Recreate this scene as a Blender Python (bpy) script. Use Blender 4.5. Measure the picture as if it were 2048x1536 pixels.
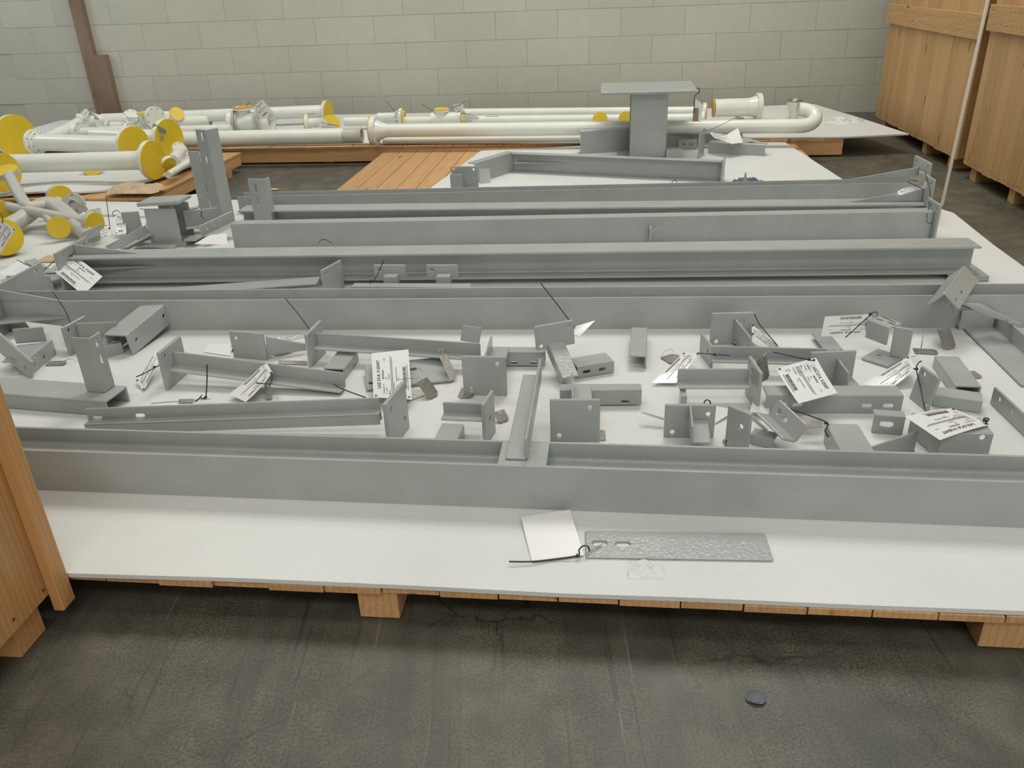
import bpy, bmesh, math, random
from mathutils import Vector, Matrix, noise
from mathutils.geometry import tessellate_polygon
random.seed(7)
for o in list(bpy.data.objects): bpy.data.objects.remove(o)
S = bpy.context.scene
COL = S.collection

# ------------------------------------------------------------------ camera
F = 1640.0; TH = math.radians(26.5); RO = math.radians(2.2); CH = 1.5     # focal length (px of 2048), pitch, roll, height
cam_d = bpy.data.cameras.new('camera'); cam = bpy.data.objects.new('camera', cam_d); COL.objects.link(cam)
cam_d.sensor_width = 36; cam_d.lens = 36*F/2048; cam_d.clip_start = .05; cam_d.clip_end = 200
cam.matrix_world = Matrix.Translation((0, 0, CH)) @ Matrix.Rotation(math.pi/2-TH, 4, 'X') @ Matrix.Rotation(-RO, 4, 'Z')
S.camera = cam

# the hall runs a few degrees off the viewing direction
YAW = math.radians(7)
uR = Vector((math.cos(YAW), -math.sin(YAW), 0)); vR = Vector((math.sin(YAW), math.cos(YAW), 0)); zR = Vector((0, 0, 1))
def R(u, v, z=0): return uR*u + vR*v + zR*z

# ------------------------------------------------------------------ world, lights, exposure
wd = bpy.data.worlds.new('hall_ambient'); S.world = wd; wd.use_nodes = True
bg = wd.node_tree.nodes['Background']; bg.inputs[0].default_value = (1.0, 1.0, 0.93, 1); bg.inputs[1].default_value = 0.42
def area(name, loc, tgt, sx, sy, power, col):
    l = bpy.data.lights.new(name, 'AREA'); l.shape = 'RECTANGLE'; l.size = sx; l.size_y = sy; l.energy = power; l.color = col
    o = bpy.data.objects.new(name, l); COL.objects.link(o); o.location = loc
    o.rotation_euler = (Vector(tgt)-Vector(loc)).to_track_quat('-Z', 'Y').to_euler(); return o
area('skylight', R(0.75, 7.6, 7.4), R(0.4, 2.0, 0), 2.0, 1.6, 300, (1.0, 0.99, 0.92))
area('roof_light_a', R(-1.5, 6.6, 8.0), R(-1.5, 6.4, 0), 9, 1.8, 540, (1.0, 0.985, 0.91))
area('roof_light_b', R(0, 1.6, 8.0), R(0, 1.9, 0), 9, 1.6, 210, (1.0, 0.985, 0.91))
area('high_front_fill', R(0.5, -4.2, 8.0), R(0.3, -2.5, 0), 9, 1.8, 560, (1.0, 0.985, 0.92))  # added fill from high behind the viewer, lifts plates the front beam shades
area('open_gate_light', R(4.5, -9.5, 3.0), R(0.0, 4.0, 0.6), 9.0, 5.5, 600, (1.0, 0.99, 0.95))   # the hall's gate behind the viewer
area('left_window_light', R(-8.2, 6.8, 3.4), R(-6.2, 9.8, 0.7), 1.6, 1.4, 75, (0.82, 0.92, 1.0))
vs = S.view_settings
vs.view_transform = 'Standard'; vs.look = 'None'; vs.gamma = 1; vs.use_curve_mapping = False; vs.exposure = -0.80

# ------------------------------------------------------------------ materials
def mat(name): 
    m = bpy.data.materials.new(name); m.use_nodes = True
    nt = m.node_tree; b = nt.nodes['Principled BSDF']; return m, nt, b
def N(nt, t, **kw):
    n = nt.nodes.new(t)
    for k, v in kw.items():
        if k in n.inputs.keys() if isinstance(k, str) else False: n.inputs[k].default_value = v
        else: setattr(n, k, v)
    return n
def noise_n(nt, vec, scale, detail=4, rough=.5, dist=0):
    n = nt.nodes.new('ShaderNodeTexNoise'); n.inputs['Scale'].default_value = scale; n.inputs['Detail'].default_value = detail
    n.inputs['Roughness'].default_value = rough; n.inputs['Distortion'].default_value = dist
    if vec is not None: nt.links.new(vec, n.inputs['Vector'])
    return n
def ramp(nt, fac, stops):
    r = nt.nodes.new('ShaderNodeValToRGB'); nt.links.new(fac, r.inputs[0]); e = r.color_ramp.elements
    e[0].position, e[0].color = stops[0][0], (*stops[0][1], 1); e[1].position, e[1].color = stops[-1][0], (*stops[-1][1], 1)
    for p, c in stops[1:-1]: x = e.new(p); x.color = (*c, 1)
    return r
def mix(nt, fac, a, b, mode='MIX'):
    m = nt.nodes.new('ShaderNodeMix'); m.data_type = 'RGBA'; m.blend_type = mode
    for i, v in ((0, fac), (6, a), (7, b)):
        if hasattr(v, 'is_linked') or hasattr(v, 'links'): nt.links.new(v, m.inputs[i])
        else: m.inputs[i].default_value = v if i == 0 else (*v, 1)
    return m.outputs[2]
def bump(nt, b, h, strength, dist):
    n = nt.nodes.new('ShaderNodeBump'); n.inputs['Strength'].default_value = strength; n.inputs['Distance'].default_value = dist
    nt.links.new(h, n.inputs['Height']); nt.links.new(n.outputs[0], b.inputs['Normal']); return n
def coords(nt, scale=(1, 1, 1), kind='Object', rnd=False):
    tc = nt.nodes.new('ShaderNodeTexCoord'); mp = nt.nodes.new('ShaderNodeMapping'); mp.inputs['Scale'].default_value = scale
    nt.links.new(tc.outputs[kind], mp.inputs['Vector'])
    if rnd:
        oi = nt.nodes.new('ShaderNodeObjectInfo'); ml = nt.nodes.new('ShaderNodeMath'); ml.operation = 'MULTIPLY'; ml.inputs[1].default_value = 37.0
        nt.links.new(oi.outputs['Random'], ml.inputs[0]); nt.links.new(ml.outputs[0], mp.inputs['Location'])
    return mp.outputs[0]
def geo_pos(nt, scale=(1, 1, 1)):
    g = nt.nodes.new('ShaderNodeNewGeometry'); mp = nt.nodes.new('ShaderNodeMapping'); mp.inputs['Scale'].default_value = scale
    nt.links.new(g.outputs['Position'], mp.inputs['Vector']); return mp.outputs[0]
def plain(name, col, rough=.5, metal=0, nscale=0, bstr=.2, bdist=.001, var=.0):
    m, nt, b = mat(name); b.inputs['Base Color'].default_value = (*col, 1); b.inputs['Roughness'].default_value = rough; b.inputs['Metallic'].default_value = metal
    if nscale:
        n = noise_n(nt, geo_pos(nt), nscale, 3); bump(nt, b, n.outputs[0], bstr, bdist)
        if var:
            n2 = noise_n(nt, geo_pos(nt), nscale*.12, 4)
            r = ramp(nt, n2.outputs[0], [(.3, tuple(c*(1-var) for c in col)), (.7, tuple(min(1, c*(1+var)) for c in col))]); nt.links.new(r.outputs[0], b.inputs['Base Color'])
    return m
M = {}
def steel_mat(name, col):
    m, nt, b = mat(name); p = geo_pos(nt)
    n2 = noise_n(nt, p, 6, 3); r = ramp(nt, n2.outputs[0], [(.3, tuple(c*.93 for c in col)), (.7, tuple(c*1.05 for c in col))])
    nt.links.new(r.outputs[0], b.inputs['Base Color']); b.inputs['Roughness'].default_value = .22
    b.inputs['Specular IOR Level'].default_value = .5
    n = noise_n(nt, p, 105, 2, .45, .8); bump(nt, b, n.outputs[0], .60, .0019)
    return m
M['steel'] = steel_mat('grey_steel_paint', (.350, .372, .358))
M['pipe'] = plain('cream_pipe_paint', (.72, .73, .66), .22, 0, 60, .06, .001, .04)
M['pipegrey'] = plain('grey_pipe_primer', (.47, .46, .41), .4, 0, 60, .06, .001, .04)
M['yellow'] = plain('yellow_plastic_cap', (.66, .46, .02), .45, 0, 25, .1, .001, .1)
M['orange_edge'] = plain('orange_gasket', (.62, .33, .02), .5)
M['paper'] = plain('white_tag_paper', (.70, .70, .685), .25)
M['blank'] = plain('white_card', (.74, .735, .73), .35)
M['ink'] = plain('black_print', (.025, .025, .025), .5)
M['tie'] = plain('black_nylon', (.015, .015, .016), .4)
M['wire'] = plain('steel_wire', (.45, .44, .40), .35, .9)
M['inox'] = plain('stamped_stainless', (.27, .26, .225), .42, .6, 110, .6, .002, .25)
M['dark'] = plain('dark_hole', (.03, .03, .028), .8)
M['bronze'] = plain('brass_fitting', (.30, .22, .14), .35, .8)
M['rope'] = plain('white_cord', (.72, .68, .58), .7)
M['rag'] = plain('blue_rag', (.12, .14, .20), .9, 0, 60, .8, .01, .4)
M['glove'] = plain('tan_cloth', (.48, .36, .23), .9, 0, 80, .5, .004, .15)
M['card'] = plain('cardboard', (.50, .34, .18), .8, 0, 40, .2, .001, .1)
M['pebble'] = plain('grey_pebble', (.10, .115, .13), .8, 0, 80, .6, .004, .2)
M['clear'] = plain('clear_film', (.75, .76, .74), .12)
M['rust'] = plain('rusty_brown_post', (.25, .165, .12), .7, 0, 20, .3, .002, .25)

def wood_mat(name, c0, c1, cdark, rough=.6):
    m, nt, b = mat(name)
    v = coords(nt, (1.2, 16, 16), 'Object', True)
    n = noise_n(nt, v, 2.2, 5, .55, 1.2)
    wv = nt.nodes.new('ShaderNodeTexWave'); wv.wave_type = 'BANDS'; wv.bands_direction = 'Y'; wv.inputs['Scale'].default_value = 1.1; wv.inputs['Distortion'].default_value = 5
    wv.inputs['Detail'].default_value = 3; wv.inputs['Detail Scale'].default_value = .6
    nt.links.new(v, wv.inputs['Vector'])
    base = ramp(nt, n.outputs[0], [(.3, c0), (.7, c1)])
    wr = ramp(nt, wv.outputs[0], [(.0, (.80, .74, .66)), (.55, (1, 1, 1))])
    col = mix(nt, .55, base.outputs[0], wr.outputs[0], 'MULTIPLY')
    # knots
    vk = coords(nt, (2.2, 7.5, 7.5), 'Object', True); vo = nt.nodes.new('ShaderNodeTexVoronoi'); vo.inputs['Scale'].default_value = 1.0; nt.links.new(vk, vo.inputs['Vector'])
    kr = ramp(nt, vo.outputs['Distance'], [(.06, (1, 1, 1)), (.13, (0, 0, 0))])
    col = mix(nt, kr.outputs[0], col, cdark)
    oi = nt.nodes.new('ShaderNodeObjectInfo'); hr = ramp(nt, oi.outputs['Random'], [(0, (.86, .84, .80)), (1, (1.08, 1.05, 1.02))])
    col = mix(nt, 1.0, col, hr.outputs[0], 'MULTIPLY')
    nt.links.new(col, b.inputs['Base Color']); b.inputs['Roughness'].default_value = rough
    bump(nt, b, n.outputs[0], .25, .002); return m
M['pine'] = wood_mat('pine_board', (.50, .28, .12), (.60, .36, .17), (.22, .10, .04))
M['crate'] = wood_mat('orange_pine_crate', (.52, .27, .095), (.62, .34, .13), (.22, .09, .03), .5)
M['fir'] = wood_mat('pale_fir_crate', (.50, .30, .13), (.60, .38, .18), (.20, .10, .04), .55)

def foam_mat():
    m, nt, b = mat('white_foam_sheet'); p = geo_pos(nt, (1, 1, 1))
    n1 = noise_n(nt, geo_pos(nt, (60, 260, 260)), 1, 3, .6); n2 = noise_n(nt, p, 1.6, 4)
    r = ramp(nt, n2.outputs[0], [(.3, (.60, .605, .585)), (.7, (.68, .685, .665))]); nt.links.new(r.outputs[0], b.inputs['Base Color'])
    b.inputs['Roughness'].default_value = .6; b.inputs['Subsurface Weight'].default_value = 0
    bump(nt, b, n1.outputs[0], .55, .004); return m
M['foam'] = foam_mat()

def floor_mat():
    m, nt, b = mat('worn_concrete_floor'); p = geo_pos(nt)
    n1 = noise_n(nt, p, 1.3, 8, .62, .3); n2 = noise_n(nt, p, 9, 6, .6); n3 = noise_n(nt, p, 160, 3, .6)
    c = ramp(nt, n1.outputs[0], [(.30, (.070, .067, .052)), (.5, (.106, .098, .075)), (.70, (.146, .131, .099))])
    c2 = ramp(nt, n2.outputs[0], [(.32, (.68, .70, .68)), (.68, (1.15, 1.14, 1.12))])
    col = mix(nt, 1, c.outputs[0], c2.outputs[0], 'MULTIPLY')
    c3 = ramp(nt, n3.outputs[0], [(.38, (.45, .45, .44)), (.60, (1.28, 1.27, 1.24))]); nsp = noise_n(nt, p, 2.1, 4, .6); ksp = ramp(nt, nsp.outputs[0], [(.38, (.35,)*3), (.62, (1, 1, 1))]); col = mix(nt, ksp.outputs[0], col, mix(nt, 1.0, col, c3.outputs[0], 'MULTIPLY'))
    # tyre smears and scratches: stretched noises in two directions
    for ang, sc, st, cc in ((.35, (2.2, .35, 1), (.50, .64), (.052, .052, .043)), (1.9, (3.0, .5, 1), (.54, .66), (.054, .053, .044)), (.15, (26, .8, 1), (.62, .665), (.035, .032, .027)), (-.5, (30, .7, 1), (.655, .69), (.19, .18, .145)), (.75, (22, .6, 1), (.63, .67), (.038, .035, .030))):
        g = nt.nodes.new('ShaderNodeNewGeometry'); mp = nt.nodes.new('ShaderNodeMapping'); mp.vector_type = 'POINT'; mp.inputs['Rotation'].default_value = (0, 0, ang); mp.inputs['Scale'].default_value = sc
        nt.links.new(g.outputs['Position'], mp.inputs['Vector']); n = noise_n(nt, mp.outputs[0], 1.6, 6, .62, .8 if sc[0] < 10 else .15)
        k = ramp(nt, n.outputs[0], [(st[0], (0, 0, 0)), (st[1], (.62, .62, .62))]); col = mix(nt, k.outputs[0], col, cc)
    # hairline cracks
    nd = noise_n(nt, p, 3.5, 5, .6); vm = nt.nodes.new('ShaderNodeVectorMath'); vm.operation = 'MULTIPLY_ADD'; vm.inputs[1].default_value = (.25, .25, .25)
    nt.links.new(nd.outputs['Color'], vm.inputs[0]); nt.links.new(p, vm.inputs[2])
    vo = nt.nodes.new('ShaderNodeTexVoronoi'); vo.feature = 'DISTANCE_TO_EDGE'; vo.inputs['Scale'].default_value = 1.7; nt.links.new(vm.outputs[0], vo.inputs['Vector'])
    k = ramp(nt, vo.outputs['Distance'], [(.003, (.85, .85, .85)), (.008, (0, 0, 0))])
    nm = noise_n(nt, p, 2.3, 2); km = ramp(nt, nm.outputs[0], [(.45, (0, 0, 0)), (.6, (1, 1, 1))]); kk = mix(nt, 1, k.outputs[0], km.outputs[0], 'MULTIPLY')
    col = mix(nt, kk, col, (.03, .028, .024))
    nt.links.new(col, b.inputs['Base Color'])
    rr = ramp(nt, n1.outputs[0], [(.3, (.42,)*3), (.7, (.62,)*3)]); nt.links.new(rr.outputs[0], b.inputs['Roughness'])
    bump(nt, b, n3.outputs[0], .25, .002); return m
M['floor'] = floor_mat()
def wall_mat():
    m, nt, b = mat('painted_block_wall'); p = geo_pos(nt)
    n = noise_n(nt, p, .7, 5); c = ramp(nt, n.outputs[0], [(.3, (.475, .470, .405)), (.7, (.535, .526, .45))])
    n2 = noise_n(nt, p, 14, 6, .65); c2 = ramp(nt, n2.outputs[0], [(.2, (.93, .93, .92)), (.7, (1.02, 1.02, 1.02))])
    oi = nt.nodes.new('ShaderNodeObjectInfo'); hr = ramp(nt, oi.outputs['Random'], [(0, (.965, .965, .955)), (1, (1.03, 1.025, 1.025))])
    col = mix(nt, 1, mix(nt, 1, c.outputs[0], c2.outputs[0], 'MULTIPLY'), hr.outputs[0], 'MULTIPLY')
    nt.links.new(col, b.inputs['Base Color']); b.inputs['Roughness'].default_value = .75; bump(nt, b, n2.outputs[0], .35, .004); return m
M['wall'] = wall_mat()
M['mortar'] = plain('painted_joint', (.46, .455, .39), .85)

# ------------------------------------------------------------------ pixel <-> place helpers (photo frame 2048x1536)
Z0 = .132                                           # top of the foam on the pallets
CAMP = Vector((0, 0, CH))
_c, _s, _cr, _sr = math.cos(TH), math.sin(TH), math.cos(RO), math.sin(RO)
def ray(px, py):
    x = px-1024.; y = py-768.; xl = x*_cr-y*_sr; yl = x*_sr+y*_cr
    return Vector((xl, F*_c-yl*_s, -F*_s-yl*_c))
def W(px, py, z=Z0):                                # where the sight line meets the level z
    d = ray(px, py); return CAMP + d*((z-CH)/d.z)
def P3(t): return W(*t) if len(t) == 3 else W(t[0], t[1])
def proj(p):
    z = p.z-CH; dep = p.y*_c-z*_s; xl = p.x/dep*F; yl = -(p.y*_s+z*_c)/dep*F
    return xl*_cr+yl*_sr+1024, -xl*_sr+yl*_cr+768
def ZA(p, py):                                      # height above p that shows at row py
    lo, hi = -1., 3.
    for i in range(40):
        m = (lo+hi)/2
        if proj(Vector((p.x, p.y, m)))[1] > py: lo = m
        else: hi = m
    return lo
def D(px, py, base, nrm=None):                      # on the sight line, in the upright plane through base
    n = nrm or vR; d = ray(px, py); t = (base-CAMP).dot(n)/d.dot(n); return CAMP+d*t
def hz(v): w = Vector((v.x, v.y, 0)); return w.normalized()

# ------------------------------------------------------------------ mesh building
def area2(l): return sum(l[i][0]*l[(i+1) % len(l)][1]-l[(i+1) % len(l)][0]*l[i][1] for i in range(len(l)))
def inset(loop, c):
    n = len(loop); out = []
    for i in range(n):
        p0, p1, p2 = Vector(loop[i-1]), Vector(loop[i]), Vector(loop[(i+1) % n])
        a = (p1-p0); b = (p2-p1)
        if a.length < 1e-9 or b.length < 1e-9: out.append(tuple(p1)); continue
        a.normalize(); b.normalize(); na = Vector((-a.y, a.x)); nb = Vector((-b.y, b.x)); m = na+nb
        if m.length < 1e-6: m = na
        m.normalize(); k = max(.35, m.dot(na)); out.append(tuple(p1+m*(c/k)))
    return out
def rrect(x0, y0, x1, y1, r=0, seg=3):
    r = min(r, (x1-x0)/2-1e-5, (y1-y0)/2-1e-5)
    if r <= 0: return [(x0, y0), (x1, y0), (x1, y1), (x0, y1)]
    out = []
    for cx, cy, a in ((x1-r, y0+r, -90), (x1-r, y1-r, 0), (x0+r, y1-r, 90), (x0+r, y0+r, 180)):
        for k in range(seg+1):
            t = math.radians(a+90*k/seg); out.append((cx+r*math.cos(t), cy+r*math.sin(t)))
    return out
def circ(cx, cy, r, n=20): return [(cx+r*math.cos(2*math.pi*k/n), cy+r*math.sin(2*math.pi*k/n)) for k in range(n)]
class MB:
    def __init__(s): s.v = []; s.f = []; s.sm = []
    def add(s, vs_, fs, smooth=False):
        o = len(s.v); s.v += [Vector(q) for q in vs_]; s.f += [tuple(i+o for i in q) for q in fs]; s.sm += [smooth]*len(fs); return s
    def prism(s, loop, holes, O, U, V, Nn, t, c=.0025):
        loop = list(loop) if area2(loop) > 0 else list(loop)[::-1]
        holes = [(h if area2(h) < 0 else list(h)[::-1]) for h in holes]
        c = min(c, t*.4); loops = [loop]+holes; rings = []; vs_ = []; fs = []
        ins = [inset(l, c) for l in loops]
        for l, li in zip(loops, ins):
            n = len(l); st = len(vs_)
            for zz, ll in ((0, li), (c, l), (t-c, l), (t, li)):
                vs_ += [O+U*p[0]+V*p[1]+Nn*zz for p in ll]
            for k in range(3):
                for i in range(n):
                    j = (i+1) % n; fs.append((st+k*n+i, st+k*n+j, st+(k+1)*n+j, st+(k+1)*n+i))
            rings.append((st, n))
        if len(ins) == 1 and len(loop) == 4:
            fs.append((3, 2, 1, 0)); fs.append((12, 13, 14, 15))
        else:
            tris = tessellate_polygon([[Vector((p[0], p[1], 0)) for p in l] for l in ins])
            bot = []; top = []
            for (st, n) in rings: bot += list(range(st, st+n)); top += list(range(st+3*n, st+4*n))
            flat = [p for l in ins for p in l]
            for a, b, d in tris:
                ar = (flat[b][0]-flat[a][0])*(flat[d][1]-flat[a][1])-(flat[d][0]-flat[a][0])*(flat[b][1]-flat[a][1])
                if ar < 0: b, d = d, b
                fs.append((top[a], top[b], top[d])); fs.append((bot[a], bot[d], bot[b]))
        if (U.cross(V)).dot(Nn) < 0: fs = [f[::-1] for f in fs]
        return s.add(vs_, fs)
    def plate(s, O, U, V, w, h, t, holes=(), r=.004, c=.0025, away=None):
        """rectangle w x h from corner O; thickness goes away from the viewer (or along away)"""
        n = U.cross(V).normalized()
        if away is not None: n = n if n.dot(away) > 0 else -n
        elif n.dot(CAMP-O) > 0: n = -n
        hl = []
        for q in holes:
            if len(q) == 3: hl.append(circ(q[0]*w, q[1]*h, q[2]/2, 14))
            else: hl.append(rrect(q[0]*w-q[2]/2, q[1]*h-q[3]/2, q[0]*w+q[2]/2, q[1]*h+q[3]/2, min(q[2], q[3])/2, 4))
        return s.prism(rrect(0, 0, w, h, r), hl, O, U, V, n, t, c)
    def box(s, a, b, U=uR, V=vR, Wd=zR, O=Vector((0, 0, 0)), c=.0015):
        return s.prism([(a[0], a[1]), (b[0], a[1]), (b[0], b[1]), (a[0], b[1])], [], O+Wd*a[2], U, V, Wd, b[2]-a[2], c)
    def tube(s, pts, r, n=8, closed_ends=True):
        pts = [Vector(p) for p in pts]; vs_ = []; fs = []; m = len(pts); prev = None
        for i, p in enumerate(pts):
            d = (pts[min(i+1, m-1)]-pts[max(i-1, 0)]).normalized()
            if prev is None: a = d.orthogonal().normalized()
            else:
                a = prev-d*prev.dot(d); a = a.normalized() if a.length > 1e-6 else d.orthogonal().normalized()
            prev = a; b = d.cross(a); rr = r[i] if isinstance(r, (list, tuple)) else r
            vs_ += [p+(a*math.cos(2*math.pi*k/n)+b*math.sin(2*math.pi*k/n))*rr for k in range(n)]
        for i in range(m-1):
            for k in range(n):
                j = (k+1) % n; fs.append((i*n+k, i*n+j, (i+1)*n+j, (i+1)*n+k))
        s.add(vs_, fs, True)
        if closed_ends: s.add(vs_[:n], [tuple(range(n))[::-1]]); s.add(vs_[-n:], [tuple(range(n))])
        return s
    def lathe(s, O, A, prof, n=28, smooth=True):
        A = A.normalized(); a = A.orthogonal().normalized(); b = A.cross(a); vs_ = []; fs = []
        for r, h in prof: vs_ += [O+A*h+(a*math.cos(2*math.pi*k/n)+b*math.sin(2*math.pi*k/n))*r for k in range(n)]
        for i in range(len(prof)-1):
            for k in range(n):
                j = (k+1) % n; fs.append((i*n+k, i*n+j, (i+1)*n+j, (i+1)*n+k))
        return s.add(vs_, fs, smooth)
    def mesh(s, base):
        me = bpy.data.meshes.new('m'); me.from_pydata([tuple(q-base) for q in s.v], [], s.f)
        me.polygons.foreach_set('use_smooth', s.sm)
        me.validate(); me.update(); return me
def curve_pts(pts, sub=6):
    pts = [Vector(p) for p in pts]
    if len(pts) < 3: return pts
    out = []; q = [pts[0]]+pts+[pts[-1]]
    for i in range(1, len(q)-2):
        for k in range(sub):
            t = k/sub; a, b, c, d = q[i-1], q[i], q[i+1], q[i+2]
            out.append(.5*((2*b)+(c-a)*t+(2*a-5*b+4*c-d)*t*t+(3*b-a-3*c+d)*t**3))
    return out+[pts[-1]]

def tagp(o, label=None, cat=None, group=None, kind=None):
    if label: o['label'] = label
    if cat: o['category'] = cat
    if group: o['group'] = group
    if kind: o['kind'] = kind
    return o
def thing(name, label, cat, base, group=None):
    o = bpy.data.objects.new(name, None); o.empty_display_size = .05; COL.objects.link(o); o.location = base
    tagp(o, label, cat, group); o['_b'] = 1; del o['_b']; return o
def part(t, name, mb, m, label=None, up=None):
    base = Vector(t.location) if up is None else Vector(up.location)+Vector(t.location)
    ob = bpy.data.objects.new(name, mb.mesh(Vector(t.location))); ob.data.materials.append(M[m]); COL.objects.link(ob)
    ob.parent = up or t
    if label: ob['label'] = label
    return ob
def single(name, label, cat, mb, m, base, group=None, kind=None):
    ob = bpy.data.objects.new(name, mb.mesh(Vector(base))); ob.location = base; ob.data.materials.append(M[m]); COL.objects.link(ob)
    if kind == 'structure': ob['kind'] = kind
    else: tagp(ob, label, cat, group, kind)
    return ob
BOARDS = {}
def board(parent, name, P, X, Y, L, w, t, m, pbase, kind=None):
    """a plank with its length along X from P; local x is the grain"""
    key = (round(L, 3), round(w, 3), round(t, 3), m)
    if key not in BOARDS:
        b = MB().prism([(0, 0), (L, 0), (L, w), (0, w)], [], Vector((0, 0, 0)), Vector((1, 0, 0)), Vector((0, 1, 0)), Vector((0, 0, 1)), t, .002)
        me = b.mesh(Vector((0, 0, 0))); me.materials.append(M[m]); BOARDS[key] = me
    ob = bpy.data.objects.new(name, BOARDS[key]); COL.objects.link(ob)
    Z = X.cross(Y); mw = Matrix(((X.x, Y.x, Z.x, 0), (X.y, Y.y, Z.y, 0), (X.z, Y.z, Z.z, 0), (0, 0, 0, 1)))
    ob.matrix_local = Matrix.Translation(P-pbase) @ mw; ob.parent = parent; ob.matrix_parent_inverse = Matrix()
    return ob

# profiles and bars -------------------------------------------------
def bar(mb, loop, holes, Pa, Pb, V=zR):
    n = (Pb-Pa); L = n.length; n.normalize(); V = (V-n*V.dot(n)).normalized(); U = V.cross(n)
    mb.prism(loop, holes, Pa, U, V, n, L); return mb
def hprof(h, b, tw=.006, tf=.009, r=.010):          # I upright: x across the flange (0..b), y height (0..h)
    a = (b-tw)/2; L = [(0, 0), (b, 0), (b, tf)]
    def fil(cx, cy, a0, a1): return [(cx+r*math.cos(math.radians(a0+(a1-a0)*k/4)), cy+r*math.sin(math.radians(a0+(a1-a0)*k/4))) for k in range(5)]
    L += fil(a+tw+r, tf+r, 270, 180) + fil(a+tw+r, h-tf-r, 180, 90) + [(b, h-tf), (b, h), (0, h), (0, h-tf)]
    L += fil(a-r, h-tf-r, 90, 0) + fil(a-r, tf+r, 0, -90) + [(0, tf)]
    return L
def swap(l): return [(y, x) for x, y in l]
def lbar(mb, P0, P1, a_dir, b_dir, a, b, t=.007, ha=(), hb=(), r=.005):
    """angle bar: root line P0-P1, one leg along a_dir, the other along b_dir"""
    n = (P1-P0); L = n.length; n.normalize()
    A = (a_dir-n*a_dir.dot(n)).normalized(); Bv = b_dir-n*b_dir.dot(n); Bv = (Bv-A*Bv.dot(A)).normalized()
    mb.plate(P0, n, A, L, a, t, ha, r, .0024, away=Bv); mb.plate(P0+Bv*(t-.0026), n, Bv, L, b-t+.0026, t, hb, r if r < t else .003, .0024, away=A); return mb
def ubar(mb, P0, P1, web, fl, w, f, t=.007, hw=(), hf=(), hf2=()):
    """channel: web of width w from the line P0-P1 along web, two flanges of f along fl"""
    n = (P1-P0); L = n.length; n.normalize(); A = (web-n*web.dot(n)).normalized(); Bv = fl-n*fl.dot(n); Bv = (Bv-A*Bv.dot(A)).normalized()
    mb.plate(P0, n, A, L, w, t, hw, .003, .0024, away=Bv); g = Bv*(t-.0026); mb.plate(P0+g, n, Bv, L, f-t+.0026, t, hf, .003, .0024, away=A)
    mb.plate(P0+A*w+g, n, Bv, L, f-t+.0026, t, hf2, .003, .0024, away=-A); return mb
def plate3(mb, A, B, C, t=.01, holes=(), r=.004):
    U = (B-A); w = U.length; U.normalize(); V = C-A; V = V-U*V.dot(U); h = V.length; V.normalize()
    mb.plate(A, U, V, w, h, t, holes, r); return mb
def vplate(mb, bl, br, top, t=.01, holes=(), z=Z0, r=.004):
    A = W(bl[0], bl[1], z); B = W(br[0], br[1], z); h = ZA(A, top)-z
    mb.plate(A, (B-A).normalized(), zR, (B-A).length, h, t, holes, r); return A, B, h

# ================================================================== setting: floor, walls
def struct(name, mb, m, base=Vector((0, 0, 0)), parent=None):
    o = single(name, None, None, mb, m, base, kind='structure' if parent is None else None)
    if parent is not None: o.parent = parent
    return o
fl = MB(); fl.box((-9, -3, -.2), (7, 10.2, 0), c=.001); struct('floor', fl, 'floor')
WV = 9.85                                            # inner face of the back wall
wb = MB(); wb.box((-9, WV+.006, 0), (7, WV+.25, 2.4), c=.001); wall = struct('wall_back', wb, 'mortar')
BW, BH = .69, .285
bm_cache = {}
for row in range(8):
    off = (.0 if row % 2 else .5)*BW + .14
    k0 = int((-7.6)/BW)
    for k in range(k0, int(5.6/BW)+1):
        u0 = k*BW+off; z0 = row*BH
        j = random.Random(row*100+k)
        if 'b' not in bm_cache:
            b = MB().prism([(.0012, .0012), (BW-.0012, .0012), (BW-.0012, BH-.0012), (.0012, BH-.0012)], [], Vector((0, 0, 0)), Vector((1, 0, 0)), Vector((0, 0, 1)), Vector((0, -1, 0)), .008, .0016)
            me = b.mesh(Vector((0, 0, 0))); me.materials.append(M['wall']); bm_cache['b'] = me
        ob = bpy.data.objects.new('block', bm_cache['b']); COL.objects.link(ob)
        ob.location = R(u0, WV+.007+j.uniform(-.0012, .0012), z0); ob.rotation_euler = (0, 0, -YAW); ob.parent = wall
up = MB(); up.box((-9, WV, 2.4), (7, WV+.25, 4.3), c=.001); struct('wall_back_upper', up, 'wall')
ps = W(196, 226, .35)
# brown steel post with a wider board at its foot against the wall
t = thing('brown_post', 'rusty brown upright post with a wider lower plate against the block wall', 'post', R(-6.05, 9.74, 0))
def wallpt(px, py): return D(px, py, R(0, WV-.02))
pa = wallpt(172, 110); uu = lambda p: p.dot(uR)
m1 = MB(); m1.box((uu(wallpt(158, 60)), WV-.09, 0), (uu(wallpt(181, 60)), WV-.01, 2.3)); part(t, 'upright', m1, 'rust')
m2 = MB(); m2.box((uu(wallpt(196, 170)), WV-.11, 0), (uu(wallpt(231, 170)), WV-.02, wallpt(190, 110).z)); part(t, 'lower_plate', m2, 'rust')

m = MB(); a_ = wallpt(-60, 262)-vR*.12; m.prism([(0, 0), (.52, 0), (.30, .62), (0, .95)], [], Vector((a_.x, a_.y, 0.0)), uR, zR, vR, .02); single('leaning_board', 'beige board leaning on the block wall at the far left', 'board', m, 'wall', Vector((a_.x, a_.y, 0)))

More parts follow.
